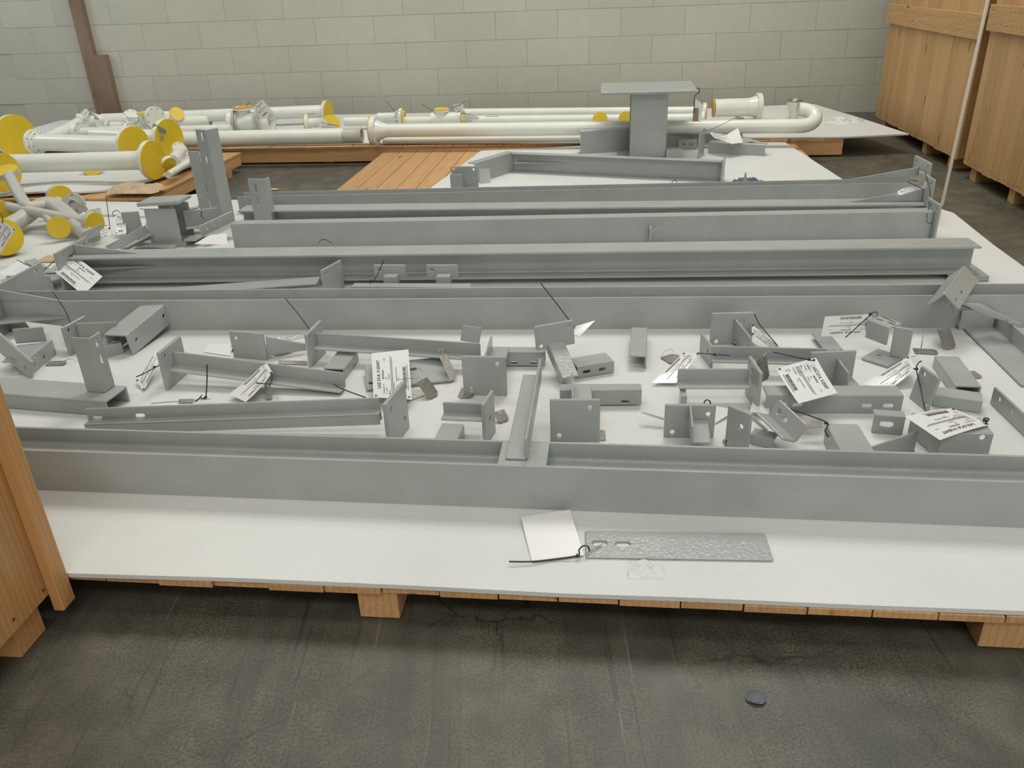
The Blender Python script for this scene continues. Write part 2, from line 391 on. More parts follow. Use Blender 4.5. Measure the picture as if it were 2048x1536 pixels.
# ================================================================== pallets, boards and foam sheets
def pallet(label, u0, u1, v0, v1, zt, bw, blocks, beams, jag=0., seed=1, skids=()):
    rnd = random.Random(seed); base = R((u0+u1)/2, (v0+v1)/2, 0)
    t = thing('timber_pallet', label, 'pallet', base); n = max(1, round((u1-u0)/bw)); w = (u1-u0)/n
    for k in range(n):
        a = rnd.uniform(-jag, jag); L = round((v1-v0+a)*50)/50
        board(t, 'deck_board', R(u0+k*w+w-.002, v0+rnd.uniform(-jag, jag)*.4, zt-.022-(rnd.random()*.0015)), vR, -uR, L, w-.004, .022, 'pine', base)
    for (bu0, bu1, bv0, bv1, z0, z1) in beams: board(t, 'cross_beam', R(bu0, bv0, z0), uR, vR, bu1-bu0, bv1-bv0, z1-z0, 'pine', base)
    for (bu, bv0, bv1, w_, z0, z1) in skids: board(t, 'skid', R(bu+w_, bv0, z0), vR, -uR, bv1-bv0, w_, z1-z0, 'pine', base)
    for (bu, bv, s, z1) in blocks: board(t, 'foot_block', R(bu, bv, 0), uR, vR, s, s, z1, 'pine', base)
    return t
ZT = .118; ZF = .166; ZL = .180            # deck of the near pallets; foam tops on the far and left pallets
def skidset(us, v0, v1): return [(u, v0, v1, .105, .004, ZT-.022) for u in us]
pallet('long near pallet whose front board ends show under the white foam', -3.85, 2.0, 1.585, 5.5, ZT, .15, [], [], .012, 3, skidset((-3.7, -2.16, -.62, .915, 1.88), 1.60, 5.45))
pallet('bare pine board pallet half covered by foam behind the beams', -1.985, 1.62, 5.56, 7.44, ZT, .152, [], [], .0, 4, skidset((-1.95, -.6, .6, 1.46), 5.58, 7.40))
pallet('wide pallet along the back wall carrying the cream pipes', -6.3, 2.02, 7.455, 9.35, ZF-.0145, .155, [(u, v, .10, .014) for u in (-3.6, -2.6, -1.6, .3, 1.30) for v in (7.5, 8.3, 9.0)],
       [(-6.3, 2.02, 7.46, 7.56, .015, ZF-.038), (-6.3, 2.02, 8.25, 8.35, .015, ZF-.038), (-6.3, 2.02, 9.0, 9.1, .015, ZF-.038)], .0, 5)
pallet('left pallet with flanged pipes and a sagging foam sheet', -6.2, -3.24, 5.52, 7.18, ZL-.0145, .155, [(-3.335, 5.75, .09, .058), (-3.335, 6.85, .09, .058), (-4.6, 6.0, .09, .058), (-4.6, 6.9, .09, .058)], [], .0, 6,
       [(-3.30, 5.55, 7.16, .055, .06, ZL-.038), (-4.8, 5.55, 7.16, .055, .06, ZL-.038)])

def sheet(label, front, back, zf=None, t=.013, m=10, ztop=Z0, zadd=None):
    """foam sheet between two polylines (left to right) with real thickness"""
    n = len(front); top = []
    for i in range(m+1):
        s = i/m
        for a, b in zip(front, back):
            p = a.lerp(b, s); z = p.z
            if zadd: z += zadd(p, s)
            top.append(Vector((p.x, p.y, z)))
    bot = [p-zR*t for p in top]; k = len(top); fs = []
    idx = lambda i, j: i*n+j
    for i in range(m):
        for j in range(n-1):
            q = (idx(i, j), idx(i, j+1), idx(i+1, j+1), idx(i+1, j)); fs.append(q); fs.append(tuple(x+k for x in q[::-1]))
    for j in range(n-1):
        fs.append((idx(0, j)+k, idx(0, j+1)+k, idx(0, j+1), idx(0, j))); fs.append((idx(m, j), idx(m, j+1), idx(m, j+1)+k, idx(m, j)+k))
    for i in range(m):
        fs.append((idx(i, 0), idx(i+1, 0), idx(i+1, 0)+k, idx(i, 0)+k)); fs.append((idx(i, n-1)+k, idx(i+1, n-1)+k, idx(i+1, n-1), idx(i, n-1)))
    ns = 2*m*(n-1); mb = MB().add(top+bot, fs[:ns], True).add(top+bot, fs[ns:], False); c = sum(top, Vector())/len(top)
    return single('foam_sheet', label, 'foam', mb, 'foam', Vector((c.x, c.y, ztop-t)))
def poly(pts, n):
    """resample a polyline to n points"""
    pts = [Vector(p) for p in pts]; d = [0]
    for a, b in zip(pts, pts[1:]): d.append(d[-1]+(b-a).length)
    out = []
    for k in range(n):
        s = d[-1]*k/(n-1); i = 0
        while i < len(d)-2 and d[i+1] < s: i += 1
        f = (s-d[i])/max(1e-9, d[i+1]-d[i]); out.append(pts[i].lerp(pts[i+1], f))
    return out
wob = lambda p, a, f: a*noise.noise(Vector((p.x*f, p.y*f, 3.3)))
# near foam: covers the whole near pallet, edge worn at the front, rounded at the far right
fr = [R(-3.9, 1.575, Z0), W(-200, 1134), W(150, 1147), W(480, 1156), W(800, 1170), W(1130, 1187), W(1400, 1196), W(1720, 1210), W(2048, 1222), R(1.6, 1.585, Z0), R(2.03, 1.60, Z0)]
bk = [R(-4.05, 5.0, Z0), R(-4.0, 5.62, Z0), W(160, 398), W(300, 399), R(-2.9, 5.60, Z0), R(-2.0, 5.54, Z0), R(0, 5.52, Z0), R(1.2, 5.5, Z0), W(1850, 409), W(1905, 424), W(1985, 488)]
sheet('big white foam sheet under all the grey steel parts', poly(fr, 60), poly(bk, 60), m=24)
# curled corner of another sheet at the back left of the near pallet
sheet('narrow white foam flap curling up past the left pallet corner', poly([W(180, 428, Z0+.014), W(290, 432, Z0+.014), W(395, 412, Z0+.02)], 14), poly([W(150, 402, Z0+.014), W(290, 404, Z0+.015), W(416, 384, Z0+.05)], 14), m=5, ztop=Z0+.013)
# pallet 2 foam: curved left edge over the bare boards, straight right edge
sheet('white foam sheet with a wavy left edge under the stub column', poly([W(835, 396), W(1100, 396), W(1400, 396), R(1.70, 5.57, Z0)], 26),
      poly([W(962, 302), W(1160, 292), W(1350, 285), R(1.53, 7.435, Z0)], 26), m=14, zadd=lambda p, s: .002+wob(p, .002, 3))
# far pallet foam with pointed drooping corner at the right
sheet('long white foam sheet under the cream pipes at the wall', poly([R(-6.3, 7.44, ZF), R(-4.4, 7.44, ZF), W(470, 290, ZF), W(760, 286, ZF), W(1240, 284, ZF), W(1440, 276, ZF), W(1700, 274, ZF), W(1818, 268, ZF)], 50),
      poly([R(-6.3, 9.3, ZF), R(-4.4, 9.3, ZF), R(-3, 9.3, ZF), R(-1.5, 9.28, ZF), R(0, 9.26, ZF), R(1.2, 9.2, ZF), W(1625, 208, ZF), W(1700, 230, ZF)], 50), m=14, ztop=ZF, zadd=lambda p, s: .003+wob(p, .003, 2))
# left pallet foam, wavy in front
fl_b = poly([R(-6.2, 7.2, ZL), R(-5, 7.2, ZL), R(-4.2, 7.2, ZL), W(452, 318, ZL)], 40)
fl_f = poly([W(-260, 397, ZL), W(0, 392, ZL), W(140, 389, ZL), W(215, 380, ZL), W(282, 368, ZL), W(330, 356, ZL), W(400, 330, ZL)], 40)
sheet('wavy white foam sheet under the left cream pipes', fl_f, fl_b, m=12, ztop=ZL, zadd=lambda p, s: (1-s)**2*(.014+.013*math.sin(p.x*7)))
sheet('thin white foam sheet hanging at the front of the left pallet', poly([R(-6.2, 5.44, .10), W(0, 399, .10), W(90, 396, .10), W(210, 393, .10)], 26), poly([R(-6.2, 5.50, ZL+.012), W(0, 372, ZL+.02), W(130, 368, ZL+.02), W(222, 362, ZL+.02)], 26), m=8, ztop=.09, zadd=lambda p, s: s*(1-s)*.10+.006*math.sin(p.x*9))

# ================================================================== wooden crates
def crate(label, O, X, Y, L, Dp, H, mt, bw, battens=(), feet=(), seed=1):
    """O: bottom corner of the visible face, X along the face, Y into the crate"""
    rnd = random.Random(seed); t = thing('wooden_crate', label, 'crate', Vector((O.x, O.y, 0))); b = Vector(t.location); z0 = O.z
    core = MB(); core.box((.012, .022, z0), (L-.012, Dp, z0+H-.01), U=X, V=Y, O=b, c=.002); part(t, 'crate_body', core, mt)
    n = round(L/bw); ws = [bw*rnd.choice((.8, .95, 1, 1.1, 1.2)) for k in range(n)]; sc = L/sum(ws); x = 0
    wdir = Y.cross(zR)
    for w in ws:
        w *= sc; st = x+.0015 if wdir.dot(X) > 0 else x+w-.0015; x += w
        board(t, 'wall_board', O+X*st+Y*rnd.uniform(0, .002)+zR*rnd.uniform(-.006, .004), zR, wdir, H, round(w-.003, 3), .02, mt, b)
    for (x0, x1, za, zb, th, vert) in battens:
        if vert:
            wd_ = (-Y).cross(zR); st = x0 if wd_.dot(X) > 0 else x1
            board(t, 'batten', O+X*st+zR*(za-z0), zR, wd_, zb-za, x1-x0, th, mt, b)
        else:
            xd = zR.cross(-Y); st = x0 if xd.dot(X) > 0 else x1
            board(t, 'batten', O+X*st+zR*(za-z0), xd, zR, x1-x0, zb-za, th, mt, b)
    nl = MB(); xx = 0
    for w in ws:
        w *= sc
        for f_ in (.25, .75):
            zs = [.035]+[za-z0+(zb-za)*g_ for (x0, x1, za, zb, th, vert) in battens if not vert for g_ in (.25, .75)]
            for zz in zs:
                dp = -.0255 if zz > .1 else -.0006
                nl.prism(circ(0, 0, .004, 6), [], O+X*(xx+w*f_+rnd.uniform(-.01, .01))+zR*(zz+rnd.uniform(-.012, .012))+Y*dp, X, zR, -Y, .0012, .0002)
        xx += w
    no = part(t, 'nail_heads', nl, 'dark'); no['kind'] = 'stuff'
    for (fx, fl_, fw) in feet:
        wd_ = zR.cross(Y); st = fx if wd_.dot(X) > 0 else fx+fw
        board(t, 'skid', b+X*st+Y*.03, Y, wd_, fl_, fw, z0-.001, mt, b)
    return t
crate('tall pine crate at the right near the wall, far side of the white cord', R(2.70, 6.80, .10), vR, uR, 2.16, 1.2, 1.75, 'fir', .115,
      [(-.03, 2.19, .96, 1.13, .025, False)], [(.12, 1.0, .09), (.72, 1.0, .09), (1.9, 1.0, .09)], 11)
crate('tall pine crate at the right frame edge, near side of the white cord', R(2.70, 4.55, .10), vR, uR, 2.10, 1.2, 1.75, 'fir', .125,
      [(-.03, 2.12, 1.03, 1.20, .025, False)], [(.55, 1.0, .09), (1.25, 1.0, .09), (1.90, 1.0, .1)], 12)
crate('orange pine crate in the left foreground cut by the frame', R(-1.415, .35, .10), vR, -uR, 1.21, 1.0, 1.0, 'crate', .24,
      [(1.165, 1.215, .055, 1.08, .03, True)], [(.1, .9, .1), (1.05, .9, .1)], 13)

# ================================================================== long steel beams
def ends(a, b, z, ext0=0., ext1=0.):
    A = W(a[0], a[1], z); B = W(b[0], b[1], z); d = (B-A).normalized(); return A-d*ext0, B+d*ext1, d, zR.cross(d)
HS = [(x, y) for x, y in swap(hprof(.140, .142))]
HS = [(x, y if y < .02 or y > .125 or x < .010 and not (.02 < y < .125) else y+.014) for x, y in HS]                         # lying on its side: x is depth, y height
# --- front beam, lying with the web level
A, B, d, s = ends((100, 981), (2048, 1056), Z0, .9, .75)
t = thing('steel_beam', 'nearest long grey steel beam, with an angle arm welded across it', 'beam', A)
part(t, 'beam', bar(MB(), HS, [], A, B), 'steel')
ztop = Z0+.142
q0 = D(993, 925, A+s*0, s); q1 = D(1092, 929, A+s*0, s); k0 = (q0-A).dot(d); k1 = (q1-A).dot(d)
m = MB(); m.box((k0, .009, .136), (k1, .131, .1425), U=d, V=s, O=A, c=.0015); part(t, 'cover_plate', m, 'steel')
for k in (k0+.002, k1-.009):
    m = MB(); m.box((k, .0095, .0745), (k+.007, .1305, .1362), U=d, V=s, O=A, c=.001); part(t, 'stiffener', m, 'steel')
zb = ztop+.001
r0 = W(1056, 921, zb); r1 = W(1084, 753, zb)
m = lbar(MB(), r0, r1, zR, W(1011, 920, zb)-r0, .072, .064, .008, r=.012); part(t, 'cross_arm', m, 'steel')

# --- second beam, same lie, end plate with gussets at the left
A, B, d, s = ends((22, 662), (2048, 655.5), Z0, 0, .7)
t = thing('steel_beam', 'second long grey beam with the dark upright flange line and a gusseted left end plate', 'beam', A)
part(t, 'beam', bar(MB(), HS, [], A, B), 'steel')
m = MB(); m.plate(A-s*.12, s, zR, .46, .215, .012, [(.12, .82, .018), (.88, .86, .018)], .004, away=-d); part(t, 'end_plate', m, 'steel')
m = MB(); m.prism([(0, 0), (.29, 0), (0, .058)], [], A+zR*.142, d, zR, s, .009); part(t, 'gusset', m, 'steel')
m = MB(); m.prism([(0, 0), (.30, 0), (.0, -.085)], [], A+zR*.062, d, s, zR, .009); part(t, 'gusset', m, 'steel')

# --- third beam, upright, raised on a foot channel at the right
z3 = Z0+.028
A, B, d, s = ends((150, 567), (1952, 548), z3, 0, 0)
t = thing('steel_beam', 'third long grey beam standing upright, white text tag at its left end plate', 'beam', Vector((A.x, A.y, Z0)))
part(t, 'beam', bar(MB(), hprof(.133, .145), [], A, B), 'steel')
m = MB(); m.plate(A-s*.09-zR*.028, s, zR, .30, .215, .012, [(.2, .86, .018), (.85, .86, .018)], .004, away=-d); part(t, 'end_plate', m, 'steel')
m = MB(); m.prism([(0, 0), (.34, 0), (0, .052)], [], A+s*.07+zR*.133, d, zR, s, .009); part(t, 'gusset', m, 'steel')
m = MB(); m.prism([(0, 0), (.42, 0), (.0, -.062)], [], A+s*.069+zR*.062, d, s, zR, .008); part(t, 'gusset', m, 'steel')
m = MB(); ubar(m, B-d*.13-s*.03-zR*.001, B+d*.05-s*.03-zR*.001, s, -zR, .20, .026, .006, hw=[(.74, .2, .03, .012)]); part(t, 'foot_channel', m, 'steel')

# --- fourth beam: channel with its back to us, angle bracket at the left end, upright post
A, B, d, s = ends((470, 500), (1858, 478), Z0, 0, 0)
hb = ZA(A, 448)-Z0
t = thing('steel_beam', 'fourth long grey beam with a tall slotted post at its left end', 'beam', A)
m = MB(); ubar(m, A+zR*hb, B+zR*hb, -zR, s, hb, .075, .008); part(t, 'beam', m, 'steel')
pb = W(449, 456, Z0); ph = ZA(pb, 260)-Z0
qb = W(421, 452); m = MB(); m.plate(qb-uR*.05, uR, zR, .07, ZA(qb, 302)-Z0, .01); part(t, 'post_back_plate', m, 'steel')
m = lbar(MB(), pb, pb+zR*ph, -uR*.9+vR*.42, uR*.92+vR*.4, .095, .095, .009, ha=[(.93, .5, .05, .016), (.70, .5, .05, .016)]); part(t, 'post', m, 'steel')
b0 = W(402, 480, Z0+.06); b1 = W(474, 447, Z0+.06)
m = lbar(MB(), D(404, 474, W(404, 490)), D(470, 443, W(470, 470)), zR, -vR+uR*.4, .07, .06, .008, ha=[(.2, .5, .018), (.42, .5, .018)]); part(t, 'end_angle', m, 'steel')
m = MB(); p = D(1297, 476, A-s*.0, s); m.box((0, -.05, 0), (.012, 0, .075), U=d, V=s, O=p); part(t, 'stiffener', m, 'steel')
m = MB(); m.plate(B+d*.001-s*.05, s, zR, .17, .20, .012, [(.15, .86, .016), (.85, .86, .016)], .004, away=d); part(t, 'end_plate', m, 'steel')

# --- fifth beam upright
A, B, d, s = ends((480, 449), (1846, 438), Z0, 0, 0)
hb = ZA(W(1024, 446), 418)-Z0
t = thing('steel_beam', 'fifth long grey beam standing upright with a short slotted post', 'beam', A)
part(t, 'beam', bar(MB(), hprof(hb, .15), [], A, B), 'steel')
pb = D(546, 446, A, s); ph = ZA(pb, 357)-pb.z
m = lbar(MB(), pb-s*.012, pb-s*.012+zR*ph, -uR*.95+vR*.1, uR*.3+vR*.6-uR*.8*0, .12, .06, .009, ha=[(.78, .62, .06, .016), (.5, .62, .06, .016)]); part(t, 'post', m, 'steel')
m = MB(); m.plate(B+d*.001-s*.05, s, zR, .25, .24, .012, [(.15, .88, .016), (.85, .88, .016)], .004, away=d); part(t, 'end_plate', m, 'steel')
m = MB(); m.prism([(0, 0), (-.42, 0), (0, .075)], [], B+s*.07+zR*hb, d, zR, s, .009); part(t, 'gusset', m, 'steel')

# --- sixth beam, farthest, on its side
A, B, d, s = ends((480, 428), (1842, 401), Z0, 0, 0)
t = thing('steel_beam', 'sixth and farthest long grey beam beside the second foam sheet', 'beam', A)
h6 = ZA(W(930, 420), 402)-Z0
part(t, 'beam', bar(MB(), swap(hprof(.13, .115)), [], A, B), 'steel')
m = MB(); m.plate(B+d*.001-s*.04, s, zR, .26, .24, .012, [(.15, .88, .016), (.85, .88, .016)], .004, away=d); part(t, 'end_plate', m, 'steel')
m = MB(); m.prism([(0, 0), (-.42, 0), (0, .07)], [], B+s*.12+zR*.115, d, zR, s, .009); part(t, 'gusset', m, 'steel')

# ================================================================== tags, ties, wires
def text_mesh(txt, size, bold=0., x=0., y=0., align='LEFT'):
    cu = bpy.data.curves.new('t', 'FONT'); cu.body = txt; cu.size = size; cu.resolution_u = 1; cu.offset = bold; cu.align_x = align
    ob = bpy.data.objects.new('t', cu); COL.objects.link(ob); dg = bpy.context.evaluated_depsgraph_get()
    me = bpy.data.meshes.new_from_object(ob.evaluated_get(dg)); vs_ = [(p.co.x+x, p.co.y+y) for p in me.vertices]; fs = [tuple(f.vertices) for f in me.polygons]
    bpy.data.objects.remove(ob); bpy.data.meshes.remove(me); bpy.data.curves.remove(cu); return vs_, fs
PRINT_V, PRINT_F = [], []                            # print of one tag in a 1.5 x 1 sheet
def addp(vf): 
    o = len(PRINT_V); PRINT_V.extend(vf[0]); PRINT_F.extend(tuple(i+o for i in f) for f in vf[1])
def rectp(x0, y0, x1, y1): addp(([(x0, y0), (x1, y0), (x1, y1), (x0, y1)], [(0, 1, 2, 3)]))
addp(text_mesh('LAZ S.P.A. V-25097', .115, .004, .78, .80, 'CENTER'))
addp(text_mesh('Commessa P. O.', .052, .001, .13, .70)); addp(text_mesh('4027434962', .062, .002, .62, .70)); addp(text_mesh('S. N.', .05, .001, 1.2, .66))
addp(text_mesh('P. O. Item', .052, .001, .13, .625)); addp(text_mesh('10', .062, .002, .62, .625))
addp(text_mesh('Marca', .052, .001, .13, .55)); addp(text_mesh('POS.10', .055, .001, .62, .55))
rp = random.Random(5)
def smallprint(x0, x1, y, h):
    x = x0
    while x < x1:
        w = rp.uniform(.012, .05); rectp(x, y, min(x+w, x1), y+h); x += w+.012
for y, a, b in ((.50, .13, 1.36), (.465, .13, 1.30), (.43, .13, .52), (.36, .13, .42), (.36, .55, 1.0), (.31, .60, .68), (.25, .13, .24), (.19, .13, .22)): smallprint(a, b, y, .018)
x = .32
while x < 1.0:
    w = rp.choice((.006, .01, .016)); rectp(x, .105, x+w, .195); x += w+rp.choice((.007, .012))
smallprint(.28, 1.05, .065, .018)
def bil(c, x, y): # c: text corners TL,TR,BR,BL; x,y in 0..1 (y up)
    top = c[0].lerp(c[1], x); bot = c[3].lerp(c[2], x); return bot.lerp(top, y)
def tie_mesh(pts, r=.0022, sub=5): return MB().tube(curve_pts(pts, sub), r, 6)
def paper(label, cs, printed=True, tie=None, head=None, curl=0., name='paper_tag', m='paper', cat='tag', wire=None, hole=True):
    c = [P3(q) for q in cs]; cen = (c[0]+c[1]+c[2]+c[3])/4
    nrm = (c[1]-c[0]).cross(c[3]-c[0]).normalized()
    if nrm.dot(CAMP-cen) < 0: nrm = -nrm
    base = Vector((cen.x, cen.y, min(p.z for p in c)))
    t = thing(name, label, cat, base); n = 8; top = []; 
    off = lambda x, y: nrm*(curl*(4*(x-.5)**2-.5))
    for j in range(n+1):
        for i in range(n+1): x, y = i/n, j/n; top.append(bil(c, x, y)+off(x, y))
    bot = [p-nrm*.0008 for p in top]; k = len(top); fs = []; ix = lambda i, j: j*(n+1)+i
    for j in range(n):
        for i in range(n):
            q = (ix(i, j), ix(i+1, j), ix(i+1, j+1), ix(i, j+1)); fs += [q, tuple(a+k for a in q[::-1])]
    for i in range(n):
        fs += [(ix(i, 0)+k, ix(i+1, 0)+k, ix(i+1, 0), ix(i, 0)), (ix(i, n), ix(i+1, n), ix(i+1, n)+k, ix(i, n)+k), (ix(0, i), ix(0, i+1), ix(0, i+1)+k, ix(0, i)+k), (ix(n, i)+k, ix(n, i+1)+k, ix(n, i+1), ix(n, i))]
    sh = part(t, 'sheet', MB().add(top+bot, fs, False), m)
    if printed:
        part(t, 'print', MB().add([bil(c, x/1.5, y)+off(x/1.5, y)+nrm*.0006 for x, y in PRINT_V], PRINT_F), 'ink', 'black printed lettering and barcode', up=sh)
    if hole:
        for x, y in ((.04, .93), (.04, .07)):
            p = bil(c, x, y)+off(x, y)+nrm*.0008; U = (c[1]-c[0]).normalized(); V = nrm.cross(U)
            part(t, 'eyelet', MB().prism(circ(0, 0, .0045, 10), [], p, U, V, nrm, .0006, .0001), 'tie', up=sh)
    if tie:
        tp = [P3(q) for q in tie]; part(t, 'zip_tie', tie_mesh(tp), 'tie', 'black nylon zip tie')
        if head is not None:
            p = P3(head); part(t, 'tie_head', MB().box((-.005, -.004, -.004), (.005, .004, .004), O=p), 'tie', up=None)
    if wire: part(t, 'wire', MB().tube(curve_pts([P3(q) for q in wire], 4), .0011, 5), 'wire')
    return t
def metal(label, cs, wire=None, th=.0015):
    c = [P3(q) for q in cs]; cen = sum(c, Vector())/4; U = (c[1]-c[0]); w = U.length; U.normalize(); V = c[3]-c[0]; V -= U*V.dot(U); h = V.length; V.normalize()
    t = thing('metal_tag', label, 'tag', Vector((cen.x, cen.y, min(p.z for p in c))))
    nrm = U.cross(V); nrm = nrm if nrm.dot(CAMP-cen) > 0 else -nrm
    cc = min(w, h)*.22; loop = [(0, 0), (w-cc, 0), (w, cc), (w, h-cc), (w-cc, h), (0, h)] if w > h else [(cc, 0), (w-cc, 0), (w, cc), (w, h), (0, h), (0, cc)]
    pl = part(t, 'plate', MB().prism(loop, [circ(.1*w if w > h else w/2, h/2 if w > h else .9*h, .003, 8)], c[0], U, V, -nrm, th, .0003), 'inox')
    if wire:
        part(t, 'wire', MB().tube(curve_pts([P3(q) for q in wire], 4), .0012, 5), 'wire')
    return t

# ================================================================== brackets and offcuts between the two front beams
def br(label, base): return thing('steel_bracket', label, 'bracket', base)
def endplate(mb, near, far, top, t=.013, holes=((.2, .84, .016), (.8, .16, .016))):
    A = W(*near); Bp = W(*far); h = ZA(A, top)-Z0
    mb.plate(A, (Bp-A).normalized(), zR, (Bp-A).length, h, t, holes); return A, Bp, h
view = lambda p: hz(CAMP-p)

# left edge bracket
b0 = W(65, 749); t = br('grey bracket at the left frame edge with a slanting thick plate', b0)
m = lbar(MB(), W(65, 749), W(114, 708), zR, W(30, 700)-W(65, 749), .068, .06, .008, ha=[(.16, .42, .016), (.55, .4, .016)]); part(t, 'front_angle', m, 'steel')
m = plate3(MB(), W(32, 688, .185), W(93, 683, .185), W(8, 660, .25), .008); part(t, 'back_leg', m, 'steel')
m = plate3(MB(), W(62, 724, .205), W(-30, 645, .30), W(48, 749, .140), .014, [(.12, .6, .016)]); part(t, 'end_plate', m, 'steel')
m = plate3(MB(), W(34, 690, .186), W(96, 684, .186), W(62, 718, .186), .007); part(t, 'shelf', m, 'steel')
# bracket with the white unprinted side of a tag
b0 = W(142, 712); t = br('grey bracket with an upright end plate behind the slotted angle post', b0)
m = MB(); A, Bp, h = endplate(m, (142, 712), (187, 686), 656); part(t, 'end_plate', m, 'steel')
p = A.lerp(Bp, .55)+zR*.045; m = lbar(MB(), p, p+uR*.17+vR*.02, zR, -vR, .075, .05, .008); part(t, 'arm', m, 'steel')
p = W(214, 716); m = lbar(MB(), p+zR*.05, p+zR*.05+uR*.05+vR*.05, -zR, -uR+vR, .05, .05, .007); part(t, 'foot', m, 'steel')
# inverted channel pointing away
zt = ZA(W(252, 717), 676); P0 = W(206, 669, zt); P1 = W(289, 604, .258)
t = br('grey inverted channel with round holes leaning away at the left', W(252, 717))
m = ubar(MB(), P0, P1, W(241, 676, zt)-P0, -zR, (W(241, 676, zt)-P0).length*1.08, zt-Z0+.004, .007, hf2=[(.17, .45, .017), (.86, .42, .017)]); part(t, 'channel', m, 'steel')
dd = (P1-P0).normalized(); pp = zR.cross(dd); m = MB(); pp = hz(pp); m.plate(P1-zR*(zt-Z0+.004)+pp*.008, -pp, zR, .112, zt-Z0+.010, .010, (), .004, away=-vR); part(t, 'end_plate', m, 'steel')
# base channel with upright angle post
zt = ZA(W(163, 830), 799.5); P0 = W(-90, 780, zt); P1 = W(210, 803, zt); web = W(252, 766, zt)-W(208, 802, zt)
t = br('grey upright slotted angle welded on an inverted channel at the lower left', W(163, 830))
m = ubar(MB(), P0, P1, web, -zR, .125, zt-Z0-.001, .009); part(t, 'base_channel', m, 'steel')
pr = W(210, 786, zt+.001); h = ZA(pr, 677)-zt
m = lbar(MB(), pr, pr+zR*h, W(172, 784, zt)-pr, W(229, 767, zt)-pr, .075, .062, .007, hb=[(.86, .5, .034, .013), (.56, .5, .034, .013)]); part(t, 'post', m, 'steel')
# T-arm bracket with tag on its plate
t = br('grey end plate with a long angle arm pointing right, left of the shiny tag', W(338, 781))
m = MB(); A, Bp, h = endplate(m, (338, 781), (379, 744), 706, .016); part(t, 'end_plate', m, 'steel')
P0 = W(352, 731, .195); P1 = W(692, 774, .142); m = lbar(MB(), P0, P1, zR, view(P1), .062, .056, .007); part(t, 'arm', m, 'steel')
# long slotted arm right behind the front beam
t = br('long grey slotted arm with a square end plate just behind the nearest beam', W(783, 905))
m = MB(); A, Bp, h = endplate(m, (783, 905), (820, 854), 809, .014, ((.22, .80, .018), (.8, .3, .018))); part(t, 'end_plate', m, 'steel')
q0 = W(168, 818, .222); q1 = W(757, 796, .262); dd = (q1-q0).normalized(); ss = zR.cross(dd).normalized()
m = MB(); zz = (zR-dd*zR.dot(dd)).normalized()
m.plate(q0-zz*.085, dd, zz, (q1-q0).length, .085, .008, [(.035, .60, .034, .014), (.185, .60, .034, .014)], .006, away=ss)
m.plate(q0-zz*.044-ss*.03, dd, ss, (q1-q0).length, .035, .007, (), .003, away=-zz)
m.plate(q0-zz*.086-ss*.03, dd, zz, (q1-q0).length, .043, .008, (), .006, away=ss); part(t, 'arm', m, 'steel')
# small square plate bracket
t = br('small grey bracket with a thick square plate left of the long two-legged arm', W(467, 716))
m = MB(); A, Bp, h = vplate(m, (467, 715), (534, 721), 662, .014, [(.16, .74, .018)]); part(t, 'end_plate', m, 'steel')
m = MB(); m.prism([(0, 0), (.15, 0), (.15, .03), (0, .085)], [], Bp+vR*.02+zR*.012, (uR*.9+vR*.35).normalized(), zR, vR, .008); part(t, 'gusset', m, 'steel')
m = lbar(MB(), Bp+vR*.012+zR*.045, Bp+vR*.09+uR*.085+zR*.045, -zR, -uR+vR, .045, .05, .007); part(t, 'foot', m, 'steel')
# long two-legged arm
t = br('long grey angle arm with a foot stub, zip tie on its end plate', W(624, 735))
m = MB(); A, Bp, h = endplate(m, (624, 735), (653, 704), 669, .013); part(t, 'end_plate', m, 'steel')
P0 = W(636, 690, .192); P1 = W(962, 712, .182); m = lbar(MB(), P0, P1, zR, view(P0), .056, .05, .007); part(t, 'arm', m, 'steel')
f0 = W(690, 727, .176); f1 = W(709, 708, .176); m = ubar(MB(), W(647, 736, .178), W(676, 700, .178), W(690, 740, .178)-W(647, 736, .178), -zR, .082, .045, .007); part(t, 'foot', m, 'steel')
# the small loose flat leaning on its right end
t = br('small grey flat tab leaning on the right end of the two-legged arm', W(922, 694)); m = plate3(MB(), W(920, 681, .195), W(957, 686, .195), W(928, 650, .25), .012); part(t, 'tab', m, 'steel')
# flat slotted angle under the big tag
t = br('flat grey slotted angle lying under the big white tag', W(735, 783))
m = lbar(MB(), W(733, 783, Z0+.002), W(906, 764, Z0+.002), W(760, 692, Z0+.055)-W(733, 783, Z0+.002), zR, .165, .012, .008, ha=[(.55, .62, .036, .017), (.06, .25, .018)]); part(t, 'angle', m, 'steel')
t = br('small grey bracket with a foot stub left of the welded cross arm', W(975, 895))
m = MB(); A, Bp, h = endplate(m, (973, 893), (992, 862), 809, .012, ((.5, .5, .016),)); part(t, 'end_plate', m, 'steel')
P0 = W(888, 827, .19); P1 = W(969, 830, .19); m = lbar(MB(), P0, P1, zR, -vR, .046, .05, .007); part(t, 'arm', m, 'steel')
zt = .183; P0 = W(868, 878, zt); P1 = W(884, 846, zt); m = ubar(MB(), P0, P1, uR, -zR, .075, zt-Z0-.001, .007); part(t, 'foot', m, 'steel')
